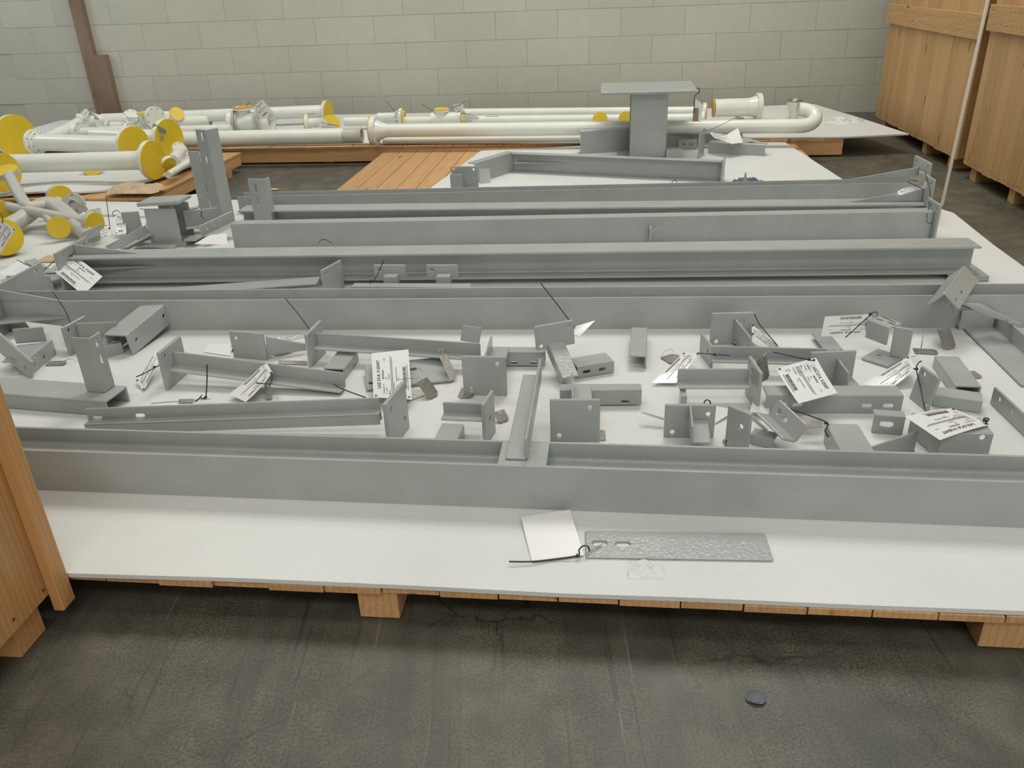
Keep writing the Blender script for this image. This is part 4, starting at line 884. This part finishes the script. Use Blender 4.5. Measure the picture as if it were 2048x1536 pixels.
# bent channel with end plate
t = br('long grey bent channel with an end plate on the second foam sheet', W(1200, 362))
hC = ZA(W(1437, 365), 322)-Z0
c0 = W(1024, 346); c1 = W(1440, 366); dd = hz(c1-c0); ss = zR.cross(dd)
m = ubar(MB(), c0+ss*.06+zR*hC, c1+ss*.06+zR*hC, -zR, -ss, hC, .06, .009); part(t, 'long_channel', m, 'steel')
m = MB(); m.plate(c1+ss*.062-ss*.075+dd*.002, ss, zR, .12, hC+.012, .012, [(.5, .7, .018), (.5, .3, .018)], away=dd); part(t, 'small_end_plate', m, 'steel')
e0 = W(952, 368); m = ubar(MB(), e0+zR*hC, c0+ss*.06+zR*hC, -zR, hz(c0+ss*.06-e0).cross(zR)*-1, hC, .07, .009); part(t, 'short_channel', m, 'steel')
m = MB(); m.prism([(0, 0), (.42, 0), (0, .06)], [], c0+ss*.05+zR*hC*.5+dd*.02, dd, -ss, zR, .009); part(t, 'gusset', m, 'steel')
m = MB(); vplate(m, (905, 394), (958, 394), 333, .013, [(.10, .93, .02), (.86, .9, .02), (.86, .1, .02)]); part(t, 'end_plate', m, 'steel')
m = MB(); A = W(903, 400); m.plate(A, (uR*.9+vR*.1).normalized(), zR, .085, ZA(A, 349)-Z0, .01, (), .012); m.box((0, .01, 0), (.008, .07, ZA(A, 349)-Z0), O=A); part(t, 'front_angle', m, 'steel')
paper('pale pink card on the end plate of the bent channel', [(959, 338, .32), (979, 338, .32), (981, 366, .2), (960, 368, .2)], False, None, None, m='blank', hole=False)
# stub column
t = thing('stub_column', 'tall grey stub column with a wide flat top plate on the second foam sheet', 'column', W(1296, 318))
hs = ZA(W(1296, 318), 186)-Z0
sA = W(1259, 318); sB = W(1331, 317); sw = (sB-sA).length
m = MB(); m.plate(sA+zR*.012, hz(sB-sA), zR, sw, hs-.013, .014, ()); sd = hz(sB-sA); sv = zR.cross(sd); m.box((sw/2-.005, .0145, .012), (sw/2+.005, sw-.015, hs-.001), U=sd, V=sv, O=sA); m.plate(sA+sv*(sw-.014)+zR*.012, sd, zR, sw, hs-.013, .014, ()); part(t, 'stem', m, 'steel')
m = MB(); m.box((-.10, -.04, 0), (sw+.12, sw+.04, .0118), U=sd, V=sv, O=sA); part(t, 'base_plate', m, 'steel')
tA = D(1201, 187, sA-sv*.08); tB = D(1397, 186, sA-sv*.08); m = MB(); m.plate(Vector((tA.x, tA.y, Z0+hs)), hz(tB-tA), sv, (tB-tA).length, .62, .02, [(.06, .05, .03, .012)], .004, away=zR); part(t, 'top_plate', m, 'steel')
paper('pale tag with a brown plate hanging from the stub column top plate', [(1391, 197, D(1391, 197, tA).z), (1407, 210, D(1407, 210, tA).z), (1400, 245, D(1400, 245, tA).z), (1387, 240, D(1387, 240, tA).z)], False, None, None, m='blank', hole=False)
pt = lambda x, y: D(x, y, tA-sv*.01)
t = thing('metal_tag', 'brown metal plate hanging under the stub column corner', 'tag', pt(1390, 240)); p0 = pt(1385, 243); m = MB(); m.plate(p0, sd, zR, .042, .10, .002, [(.5, .9, .006)]); part(t, 'plate', m, 'bronze'); part(t, 'wire', MB().tube(curve_pts([pt(1389, 226), pt(1388, 205), pt(1391, 190), pt(1398, 186), pt(1398, 178), pt(1392, 176)], 4), .003, 6), 'tie')
# channel behind the column
t = br('long grey channel lying behind the stub column', W(1320, 300))
a0 = W(1161, 309); a1 = W(1478, 286); h0 = ZA(a0, 263)-Z0; dd = hz(a1-a0); ss = zR.cross(dd)
m = ubar(MB(), a0+zR*h0, a1+zR*h0, -zR, ss, h0, .08, .009); part(t, 'channel', m, 'steel')
m = MB(); m.plate(a1+dd*.001-ss*.03, ss, zR, .15, h0+.03, .012, (), away=dd); part(t, 'end_plate', m, 'steel')
# bracket right of the column
t = br('grey channel bracket with a tilted end plate right of the stub column', W(1400, 318))
m = MB(); A = W(1398, 317); m.plate(A, (W(1420, 300)-A).normalized(), zR, .16, ZA(A, 262)-Z0, .013, [(.3, .75, .02)]); part(t, 'end_plate', m, 'steel')
b0 = W(1416, 307); b1 = W(1529, 313); zt = ZA(b1, 290); m = lbar(MB(), Vector((b0.x, b0.y, zt)), Vector((b1.x, b1.y, zt)), -zR, vR, zt-Z0, .10, .009); part(t, 'channel', m, 'steel')
m = lbar(MB(), Vector((b1.x, b1.y, zt))-uR*.11+vR*.09, Vector((b1.x, b1.y, zt))-uR*.25+vR*.42, -zR, uR, zt-Z0, .11, .009); part(t, 'side_arm', m, 'steel')
m = MB(); A = W(1356, 300); m.plate(A, (W(1393, 300)-A).normalized(), zR, (W(1393, 300)-A).length, ZA(A, 280)-Z0, .01, [(.3, .55, .03, .014), (.68, .55, .03, .014)]); part(t, 'slot_plate', m, 'steel')
t = br('small dark grey box end at the foot of the stub column', W(1345, 318)); p = W(1332, 319); m = MB(); m.box((0, 0, 0), ((W(1364, 319)-p).length, .09, ZA(p, 299)-Z0), O=p); part(t, 'box', m, 'steel')
paper(TG+'tilted on the bracket right of the stub column', [(1418, 264, .30), (1455, 270, .29), (1462, 287, .25), (1428, 276, .27)], True, [(1412, 262, .31), (1425, 258, .32), (1470, 236, .40)], None)
paper('blank white card leaning on the bracket right of the stub column', [(1452, 270, .29), (1476, 256, .33), (1486, 285, .24), (1462, 288, .24)], False, None, None, m='blank', hole=False)
paper(TG+'lying before the farthest beam under a tie loop', [(1297, 384, Z0+.02), (1345, 380, Z0+.02), (1350, 368, Z0+.06), (1300, 372, Z0+.06)], True, [(1240, 383, .16), (1268, 374, .18), (1296, 378, .17)], (1268, 374, .18))
loop('small black tie loop on the tag before the farthest beam', [(1348, 372, .19), (1344, 364, .22), (1350, 361, .225), (1355, 366, .21), (1353, 374, .185), (1400, 369, .19)])
# blue rag: crumpled mesh
def lump(name, label, cat, px0, px1, py, hgt, depth, mt, seed, nx=34, ny=16, amp=1., z=Z0):
    a = W(px0, py, z); b = W(px1, py, z); U = (b-a); L = U.length; U.normalize(); V = zR.cross(U); top = []; fs = []
    for j in range(ny+1):
        for i in range(nx+1):
            x, y = i/nx, j/ny; e = (max(0, 1-(2*x-1)**2)*max(0, 1-(2*y-1)**2))**.5
            k = noise.noise(Vector((x*5+seed, y*4, seed)))*.5+noise.noise(Vector((x*13+seed, y*9, seed*2)))*.35
            ex = 1+.25*noise.noise(Vector((x*3, y*3, seed*3)))
            q = a+U*(L*(.5+(x-.5)*ex))+V*(depth*(.0+y*ex))+zR*(hgt*max(0.02, e*(.55+amp*k))); top.append(q)
    for j in range(ny):
        for i in range(nx): o = j*(nx+1)+i; fs.append((o, o+1, o+nx+2, o+nx+1))
    k = len(top); bot = [Vector((q.x, q.y, a.z+.0005)) for q in top]; fs += [tuple(i+k for i in f[::-1]) for f in fs]
    return single(name, label, cat, MB().add(top+bot, fs, True), mt, a.lerp(b, .5))
lump('crumpled_rag', 'crumpled blue-grey rag behind the farthest beam', 'rag', 1458, 1542, 386, .10, .22, 'rag', 2.3)
t = br('small grey pointed fin sticking up in front of the blue rag', W(1490, 384)); p = W(1483, 384); m = MB(); m.prism([(0, 0), (.045, 0), (.02, .13), (.012, .13)], [], p, uR, zR, vR, .01); part(t, 'fin', m, 'steel')

# ================================================================== pipes on the far and left pallets
def flange(t, P, ax, r, th=.024, nb=8, bore=.4, mt='pipe', cap=None, capside=1, name='flange'):
    """bolted flange centred at P, axis ax; cap = material of a blanking disc on the ax side"""
    ax = ax.normalized(); U = ax.orthogonal().normalized(); V = ax.cross(U)
    holes = [circ(r*.82*math.cos(2*math.pi*(k+.5)/nb), r*.82*math.sin(2*math.pi*(k+.5)/nb), r*.075, 8) for k in range(nb)]
    fo = part(t, name, MB().prism(circ(0, 0, r, 32), holes, P-ax*th, U, V, ax, th, .002), mt)
    for k in range(nb if cap is None else 0):
        pass
    if cap: part(t, 'end_cap', MB().prism(circ(0, 0, r*1.0, 32), [], P+ax*.0005, U, V, ax, .008, .002), cap, 'yellow plastic end cap' if cap == 'yellow' else None)
    return fo
def pipe(t, pts, r, mt='pipe', name='pipe', n=20, sub=1, open_end=None):
    pts = curve_pts(pts, sub) if sub > 1 else [Vector(p) for p in pts]
    return part(t, name, MB().tube(pts, r, n), mt)
def pc(px, py, rr): # point whose lower edge rests on the foam: centre at height rr
    return W(px, py, PZ+rr)
def pt_(label, base): return thing('pipe_spool', label, 'pipe', base)
# L1: nearest big pipe of the left pallet, yellow cap at the right
PZ = ZL; rr = .165
a = pc(-30, 329, rr); b = pc(306, 320, rr); ax = (b-a).normalized()
t = pt_('thick cream pipe nearest on the left pallet, yellow cap at its right end', Vector((b.x, b.y, ZL)))
r1 = 18.5*pxm(b); pipe(t, [a, b-ax*.05], r1); flange(t, b, (ax-vR*.22), 38*pxm(b), .03, 8, cap='yellow'); part(t, 'neck', MB().lathe(b-ax*.13, ax, [(r1, 0), (r1*1.25, .06), (r1*1.3, .1)]), 'pipe')
# big disc at the far left, front
b = pc(6, 345, rr); t = pt_('yellow capped flange at the left frame edge, lower one', Vector((b.x, b.y, ZL))); flange(t, b, uR-vR*.35, 38*pxm(b), .03, 8, cap='yellow'); pipe(t, [b-uR*.5+vR*.15, b-uR*.06], 17*pxm(b))
# L2
b = pc(268, 290, .165); a = pc(70, 284, .165); ax = (b-a).normalized(); r2 = 17*pxm(b)
t = pt_('glossy film-wrapped cream pipe, second on the left pallet', Vector((b.x, b.y, ZL))); pipe(t, [a, b-ax*.05], r2); flange(t, b, ax-vR*.25, 36*pxm(b), .03, cap='yellow')
flange(t, a+ax*.02, ax-vR*.1, 25*pxm(a), .03); flange(t, a+ax*.05, ax-vR*.1, 13*pxm(a)*1.6, .05, 8, name='hub')
# L3 far left big disc
b = pc(32, 272, .19); t = pt_('big yellow capped flange at the left frame edge, upper one', Vector((b.x, b.y, ZL))); flange(t, b, uR-vR*.45, 41*pxm(b), .04, cap='yellow'); pipe(t, [b-uR*.6+vR*.2, b-uR*.09], 20*pxm(b))
# L4 big disc with the black clamp
b = pc(338, 276, .19); t = pt_('big yellow capped flange with a black metal tag wired to it', Vector((b.x, b.y, ZL))); flange(t, b, uR-vR*.32, 37*pxm(b), .035, cap='yellow'); pipe(t, [b-uR*.8+vR*.22, b-uR*.07], 16*pxm(b))
q = lambda x, y: D(x, y, b-vR*.1)
metal('black framed metal tag hung on the big yellow cap', [(304, 256, q(304, 256).z), (331, 270, q(331, 270).z), (337, 263, q(337, 263).z), (311, 249, q(311, 249).z)])
loop('thin wire bundle below the black framed tag on the yellow cap', [(316, 262, q(316, 262).z), (312, 275, q(312, 275).z), (320, 285, q(320, 285).z), (324, 270, q(324, 270).z), (328, 284, q(328, 284).z), (320, 264, q(320, 264).z)], 'wire', .004)
# L5 slanting pipe with flange on top
a = pc(86, 284, .12); b = pc(160, 246, .17); t = pt_('slanting cream pipe with a flange before the brown post', Vector((a.x, a.y, ZL))); pipe(t, [a, b, pc(190, 243, .17)], 12*pxm(b)); ax = (b-a).normalized()
f = D(163, 232, b); flange(t, f, (-vR*.5+zR*.6-uR*.5), 17*pxm(f), .03); pipe(t, [f, b], 10*pxm(f), name='branch')
paper('small white tag tied on the slanting pipe flange', [(180, 223, f.z+.05), (205, 232, f.z), (203, 240, f.z-.03), (188, 233, f.z)], False, [(170, 230, f.z+.03), (176, 222, f.z+.08), (186, 216, f.z+.12)], None, hole=False)
# L6 flanged pipe behind
a = pc(160, 266, .14); b = pc(262, 261, .14); t = pt_('cream flanged pipe behind the film-wrapped pipe', Vector((a.x, a.y, ZL))); pipe(t, [a, b], 10*pxm(a)); flange(t, a+uR*.03, uR-vR*.25, 23*pxm(a), .04); flange(t, b, uR-vR*.2, 16*pxm(b), .03)
# L8 tees near the post
a = pc(224, 254, .14); b = pc(330, 250, .14); t = pt_('cream tee with two upturned flanges right of the brown post', Vector((a.x, a.y, ZL))); pipe(t, [a, b], 10*pxm(a)); flange(t, a, uR-vR*.3, 15*pxm(a), .03)
f = D(262, 232, a); pipe(t, [D(262, 250, a), f], 9*pxm(a), name='branch'); flange(t, f, -vR*.6+zR*.5+uR*.3, 15*pxm(a), .03); f = D(290, 226, a); pipe(t, [D(290, 248, a), f], 7*pxm(a), name='branch'); flange(t, f, zR-vR*.1, 14*pxm(a), .02, cap='yellow')
f = D(312, 236, a); flange(t, f, uR-vR*.5, 22*pxm(a), .03)
# L7 small flange with diagonal tube at the pallet corner
a = pc(336, 350, .06); b = pc(412, 303, .08); t = pt_('thin cream tube slanting at the left pallet corner with a small flange', Vector((a.x, a.y, ZL))); pipe(t, [a, b], 7*pxm(a)); f = pc(362, 300, .11); flange(t, f, uR*.9-vR*.3+zR*.35, 17*pxm(f), .025); pipe(t, [f, pc(346, 322, .1)], 11*pxm(f), name='stub'); g = pc(337, 330, .1); flange(t, g, -zR*.4+uR*.8-vR*.4, 17*pxm(g), .025, cap='yellow')
# yellow disc edge under L1
f = pc(188, 345, .02); t = pt_('yellow capped flange half hidden under the nearest thick pipe', Vector((f.x, f.y, ZL))); flange(t, f+zR*.035, zR*.7-vR*.6+uR*.2, 20*pxm(f), .02, cap='yellow')

PZ = ZF
# ---- far pallet
a = pc(330, 279, .10); b = pc(724, 271, .10); t = pt_('long cream pipe with a bare threaded end, nearest on the far pallet', Vector((b.x, b.y, ZF))); r = 15*pxm(b); pipe(t, [a, b-uR*.16], r, name='pipe'); ax = (b-a).normalized(); part(t, 'threaded_end', MB().lathe(b-ax*.17, ax, [(r*.97, 0), (r*.97, .17), (r*.78, .17), (r*.78, .02), (0, .02)]), 'pipegrey')
flange(t, D(405, 292, a), uR-vR*.3, 8*pxm(a), .02)
a = pc(748, 260, .14); b = pc(1600, 252, .07); b.z = a.z = ZF+.135; b = W(1600, 252, a.z)
t = pt_('longest cream pipe on the far pallet with a return bend at the right', Vector((a.x, a.y, ZF))); ax = (b-a).normalized(); r = 12.8*pxm(a)
wv = (zR*.62+vR*.78).normalized(); bend = [b]; cpt = b+wv*.09
for k in range(1, 13):
    th = math.pi*k/12; bend.append(cpt+ax*.13*math.sin(th)-wv*.09*math.cos(th))
pipe(t, [a, a.lerp(b, .5)]+bend, r); part(t, 'open_end', MB().lathe(bend[-1]+ax*.01, -ax, [(r, 0), (r*1.005, .012), (r*.86, .012), (r*.86, -.06), (0, -.06)]), 'pipegrey')
flange(t, a+ax*.03, ax, 28*pxm(a), .045, cap=None); part(t, 'end_cap', MB().prism(circ(0, 0, 28*pxm(a), 32), [], a-ax*.03, vR, zR, ax, .012, .002), 'yellow')
part(t, 'neck', MB().lathe(a+ax*.03, ax, [(r*1.6, 0), (r*1.15, .06), (r, .1)]), 'pipe')
a = W(766, 281, ZF+.025); b = W(1160, 277, ZF+.025); t = pt_('thin cream tube lying along the front of the far pallet', Vector((a.x, a.y, ZF))); pipe(t, [a, b], .024)
a = pc(925, 226, .10); b = pc(1412, 222, .10); t = pt_('cream pipe along the wall ending in a flange at the stub column', Vector((b.x, b.y, ZF))); pipe(t, [a, b], 8.5*pxm(a)); flange(t, b, (b-a), 16*pxm(b), .03, cap='orange_edge')
a = pc(690, 243, .08); b = pc(1408, 236, .08); t = pt_('cream pipe between the wall pipe and the longest pipe', Vector((b.x, b.y, ZF))); pipe(t, [a, b], 8.5*pxm(a)); flange(t, b, (b-a), 14*pxm(b), .03)
a = pc(1428, 216, .13); b = pc(1521, 213, .13); t = pt_('short cream spool with a large flange at its right end', Vector((b.x, b.y, ZF))); r = 17*pxm(b); pipe(t, [a, b], r); flange(t, b, (b-a), 26*pxm(b), .045, cap=None); part(t, 'neck', MB().lathe(b-(b-a).normalized()*.12, b-a, [(r, 0), (r*1.2, .07), (r*1.25, .09)]), 'pipe'); part(t, 'gasket', MB().prism(circ(0, 0, r*1.04, 28), [], a-uR*.012, vR, zR, uR, .012, .002), 'orange_edge')
# reducer cup
p = W(1585, 240, ZF); t = thing('pipe_reducer', 'cream pipe reducer standing upright with a bare metal rim', 'reducer', p); sc = pxm(p); h = ZA(p, 199)-ZF
part(t, 'body', MB().lathe(p, zR, [(0, 0), (8*sc, 0), (8*sc, h*.35), (9*sc, h*.45), (14*sc, h*.75), (14.5*sc, h*.9)]), 'pipe'); part(t, 'rim', MB().lathe(p+zR*h*.9, zR, [(14.5*sc, 0), (14.5*sc, h*.1), (12.5*sc, h*.1), (12*sc, -h*.2), (0, -h*.25)]), 'inox')
# long rear pipe of the left half with yellow cap
a = pc(205, 240, .13); b = pc(656, 222, .13); t = pt_('long cream pipe under the wall with a yellow cap at its right end', Vector((b.x, b.y, ZF))); pipe(t, [a, b-uR*.05], 12*pxm(b)); flange(t, b, (b-a).normalized()-vR*.3, 20*pxm(b), .03, cap='yellow')
a = pc(330, 246, .09); b = pc(418, 240, .09); t = pt_('cream pipe with a bare end in front of the long wall pipe', Vector((b.x, b.y, ZF))); pipe(t, [a, b], 11*pxm(b)); part(t, 'bare_end', MB().lathe(b-uR*.12, uR, [(11.2*pxm(b), 0), (11.2*pxm(b), .13), (9*pxm(b), .13), (9*pxm(b), .05), (0, .05)]), 'pipegrey'); f = pc(356, 240, .12); flange(t, f+zR*.06, zR*.5+uR*.6-vR*.6, 14*pxm(f), .02, cap='yellow')
a = pc(250, 264, .10); b = pc(462, 258, .10); t = pt_('cream pipe leading into the flanged tee', Vector((b.x, b.y, ZF))); pipe(t, [a, b], 9*pxm(b))
# flanged tee with coupling bands
a = pc(462, 244, .13); b = pc(543, 243, .13); t = pt_('cream flanged tee with clamp rings and an orange cap on top', Vector((b.x, b.y, ZF))); r = 18*pxm(b); ax = (b-a).normalized()
part(t, 'body', MB().lathe(a, ax, [(r*1.25, 0), (r*1.25, .05), (r, .05), (r, (b-a).length*.8), (r*1.25, (b-a).length*.8), (r*1.25, (b-a).length), (r*.8, (b-a).length), (r*.8, .1), (0, .1)]), 'pipe')
for k in (.12, .2, .68, .74): part(t, 'clamp_ring', MB().lathe(a+ax*(b-a).length*k, ax, [(r, 0), (r*1.28, 0), (r*1.28, .022), (r, .022)]), 'pipegrey')
f = D(486, 215, a); pipe(t, [D(486, 236, a), f], 14*pxm(f), name='branch'); flange(t, f, zR, 20*pxm(f), .02, cap='orange_edge')
q = lambda x, y: D(x, y, a-vR*.12)
paper(TG+'set as a diamond on the flanged tee', [(505, 215, q(505, 215).z), (524, 199, q(524, 199).z), (544, 221, q(544, 221).z), (523, 239, q(523, 239).z)], True, None, None, hole=False)
tie('short black zip tie above the orange cap of the tee', [(493, 212, q(493, 212).z), (499, 204, q(499, 204).z)])
# small flanged elbows
a = pc(612, 246, .11); t = pt_('small cream elbow with yellow capped flanges in the middle of the far pallet', Vector((a.x, a.y, ZF))); pipe(t, [a, a+uR*.12, a+uR*.2-vR*.08], 9*pxm(a), sub=4); flange(t, a, -uR-vR*.12, 17*pxm(a), .03, cap='yellow'); f = pc(662, 248, .1); flange(t, f, -zR*-.35+uR*.45-vR*.75, 18*pxm(f), .025, cap='yellow')
q = lambda x, y: D(x, y, a-vR*.12)
def TQ(pts): return [(x, y, q(x, y).z) for x, y in pts]
paper('white tag with a zip tie on the small elbow', TQ([(638, 252), (670, 246), (676, 252), (645, 258)]), True, TQ([(642, 245), (660, 249), (680, 252)]), None, hole=False)
q = lambda x, y: D(x, y, a)
tie('black zip tie on top of the small elbow flange', TQ([(606, 229), (622, 228), (632, 227)]))
f = pc(806, 234, .12); t = pt_('yellow capped flange edge-on behind the longest pipe', Vector((f.x, f.y, ZF))); flange(t, f, uR-vR*.05, 17*pxm(f), .03, cap='yellow'); pipe(t, [f-uR*.25, f], 9*pxm(f))
q = lambda x, y: D(x, y, f-vR*.06)
paper(TG+'hanging at the edge-on yellow cap behind the longest pipe', [(790, 222, q(790, 222).z), (809, 221, q(809, 221).z), (803, 246, q(803, 246).z), (785, 246, q(785, 246).z)], True, [(771, 200, q(771, 200).z), (780, 211, q(780, 211).z), (790, 223, q(790, 223).z)], None, hole=False)
# valve body
a = pc(880, 238, .12); t = pt_('small cream valve body with a yellow cap on top', Vector((a.x, a.y, ZF))); pipe(t, [a-uR*.08, a+uR*.22], 13*pxm(a)); f = D(883, 219, a); pipe(t, [a, f], 12*pxm(a), name='branch'); flange(t, f, zR-vR*.05, 15*pxm(a), .02, cap='yellow'); flange(t, a+uR*.22, uR-vR*.2, 15*pxm(a), .03, cap='yellow')
q = lambda x, y: D(x, y, a-vR*.15)
paper(TG+'hanging right of the small valve body', [(922, 228, q(922, 228).z), (958, 236, q(958, 236).z), (954, 245, q(954, 245).z), (924, 240, q(924, 240).z)], True, [(921, 226, q(921, 226).z), (938, 229, q(938, 229).z), (958, 236, q(958, 236).z)], None, hole=False)
paper(TG+'standing above the small valve body', [(906, 210, q(906, 210).z), (925, 206, q(925, 206).z), (930, 222, q(930, 222).z), (912, 226, q(912, 226).z)], True, [(903, 215, q(903, 215).z), (918, 210, q(918, 210).z), (931, 202, q(931, 202).z)], None, hole=False)
tie('black zip tie left of the small valve cap', [(843, 208, q(843, 208).z), (855, 216, q(855, 216).z), (866, 222, q(866, 222).z)])
qa = W(985, 238, ZF+.128); tie('black arrow-like zip tie lying on the wall pipe', [(972, 233, qa.z), (985, 233, qa.z), (998, 233, qa.z)])
for k, (x, y) in enumerate(((1200, 224), (1252, 223))):
    f = W(x, y+15, .27); t = pt_(('yellow flange rim showing left of the stub column, left one', 'yellow flange rim showing left of the stub column, right one')[k], Vector((f.x, f.y, ZF))); flange(t, f, zR*.25-vR, 15*pxm(f), .03, cap='yellow')
# plastic bag
lump('plastic_bag', 'crumpled clear plastic bag on the far foam corner', 'bag', 1655, 1735, 248, .025, .35, 'clear', 5.1, amp=1.6, z=ZF+.004)

# ---- fittings on the near pallet, left edge
t = thing('pipe_fitting', 'thin grey tube with a flange at its right end, left edge', 'pipe', W(60, 440))
a = W(-60, 398, .30); b = W(184, 446, .23); ax = (b-a).normalized(); r = 10*pxm(b); pipe(t, [a, b], r, 'pipegrey'); flange(t, b+ax*.02, ax, 23*pxm(b), .03, mt='pipegrey', cap='yellow'); part(t, 'neck', MB().lathe(b-ax*.11, ax, [(r, 0), (r*1.5, .07), (r*1.6, .1)]), 'pipegrey')
t = thing('pipe_fitting', 'thick grey bent pipe arching behind the thin tube at the left', 'pipe', W(100, 470))
pipe(t, [W(-20, 470, .19), W(40, 440, .22), W(78, 414, .26), W(105, 410, .27), W(135, 430, .24), W(160, 455, .20), W(185, 476, .16)], 15*pxm(W(100, 440)), 'pipegrey', sub=5)
f = W(118, 455, .22); ax = (view(f)*.85+uR*.15+zR*.25); flange(t, f, ax, 22*pxm(f), .03, mt='pipegrey', cap='yellow'); pipe(t, [f-ax*.1, W(92, 430, .25)], 9*pxm(f), 'pipegrey', name='branch')
f = W(122, 396, .27); flange(t, f, uR-vR*.75+zR*.1, 25*pxm(f), .04, mt='pipegrey', cap='yellow')
f = W(147, 408, .26); ax = uR*.25-vR*.9+zR*.25; flange(t, f, ax, 21*pxm(f), .03, mt='pipegrey', nb=4); part(t, 'nut', MB().prism(circ(0, 0, 9*pxm(f), 6), [circ(0, 0, 5*pxm(f), 10)], f+ax.normalized()*.001, ax.normalized().orthogonal(), ax.normalized().cross(ax.normalized().orthogonal()), ax.normalized(), .025), 'pipegrey')
metal('brown metal plate hanging on the grey flange with the nut', [(166, 425, .24), (180, 418, .24), (172, 396, .29), (158, 400, .29)])
t = thing('pipe_fitting', 'grey elbow with a yellow top cap at the left edge', 'pipe', W(40, 440))
pipe(t, [W(18, 352, .40), W(30, 375, .36), W(45, 400, .31), W(62, 414, .28), W(120, 404, .27)], 10*pxm(W(40, 400)), 'pipegrey', sub=5); f = W(8, 342, .42); flange(t, f, zR-vR*.25, 26*pxm(f), .03, mt='pipegrey', cap='yellow')
t = thing('pipe_fitting', 'big grey flange with a yellow cap facing us at the left edge', 'pipe', W(10, 512))
f = W(6, 474, .25); ax = view(f)*.8+uR*.35+zR*.25; flange(t, f, ax, 37*pxm(f), .06, mt='pipegrey', cap='yellow'); pipe(t, [f-ax*.02, f-ax*.25], 22*pxm(f), 'pipegrey'); f = W(-5, 425, .25)
flange(t, W(2, 425, .25), uR-vR*.6, 24*pxm(f), .03, mt='pipegrey', cap='yellow')
q = lambda x, y: D(x, y, W(6, 512)-vR*.16)
paper(TG+'slung across the big yellow cap at the left edge', [(31, 458, q(31, 458).z), (2, 505, q(2, 505).z), (-22, 480, q(-22, 480).z), (4, 442, q(4, 442).z)], True, [(6, 446, q(6, 446).z), (3, 430, q(3, 430).z), (-4, 422, q(-4, 422).z)], None)
paper('white curled tag with glare at the thin tube flange', [(165, 440, .2), (205, 430, .2), (200, 415, .26), (178, 420, .26)], False, [(200, 450, .2), (215, 451, .19)], None, hole=False)
lump('cloth_glove', 'crumpled tan work glove on the left pallet corner', 'glove', 206, 304, 388, .07, .22, 'glove', 8.2, z=ZL+.016)
# cord in front of the right crates
a = W(1884, 410, 0); cp = D(1976, 0, a+vR*.0); dd = cp-a
t = thing('white_cord', 'thin white cord hanging straight down in front of the right crates', 'cord', a); part(t, 'cord', MB().tube([a, a+dd*1.6], 3.2*pxm(a), 8), 'rope')
# debris on the floor and torn foam
p = W(1512, 1398, 0); 
def rock(name, label, cat, p, sx, sy, sz, mt, seed):
    vs_ = []; n = 12; m_ = 6
    for j in range(m_+1):
        for i in range(n):
            th = 2*math.pi*i/n; ph = math.pi*j/m_; k = 1+.35*noise.noise(Vector((math.cos(th)*1.7+seed, math.sin(th)*1.7, j*.7)))
            vs_.append(p+uR*(sx*math.sin(ph)*math.cos(th)*k)+vR*(sy*math.sin(ph)*math.sin(th)*k)+zR*(sz*(1-math.cos(ph))*.5))
    fs = [(j*n+i, j*n+(i+1) % n, (j+1)*n+(i+1) % n, (j+1)*n+i) for j in range(m_) for i in range(n)]
    return single(name, label, cat, MB().add(vs_, fs), mt, p)
rock('stone_chip', 'small dark grey chip lying on the concrete floor', 'debris', p, .022, .020, .012, 'pebble', 1.2)
rock('wood_chip', 'pale chip on the floor between the pallets behind the beams', 'debris', W(545, 380, 0), .05, .035, .012, 'card', 3.2)
lump('foam_scrap', 'torn scrap of white foam on the sheet below the flat bar', 'foam', 1257, 1330, 1158, .012, .07, 'foam', 4.4, amp=1.5)
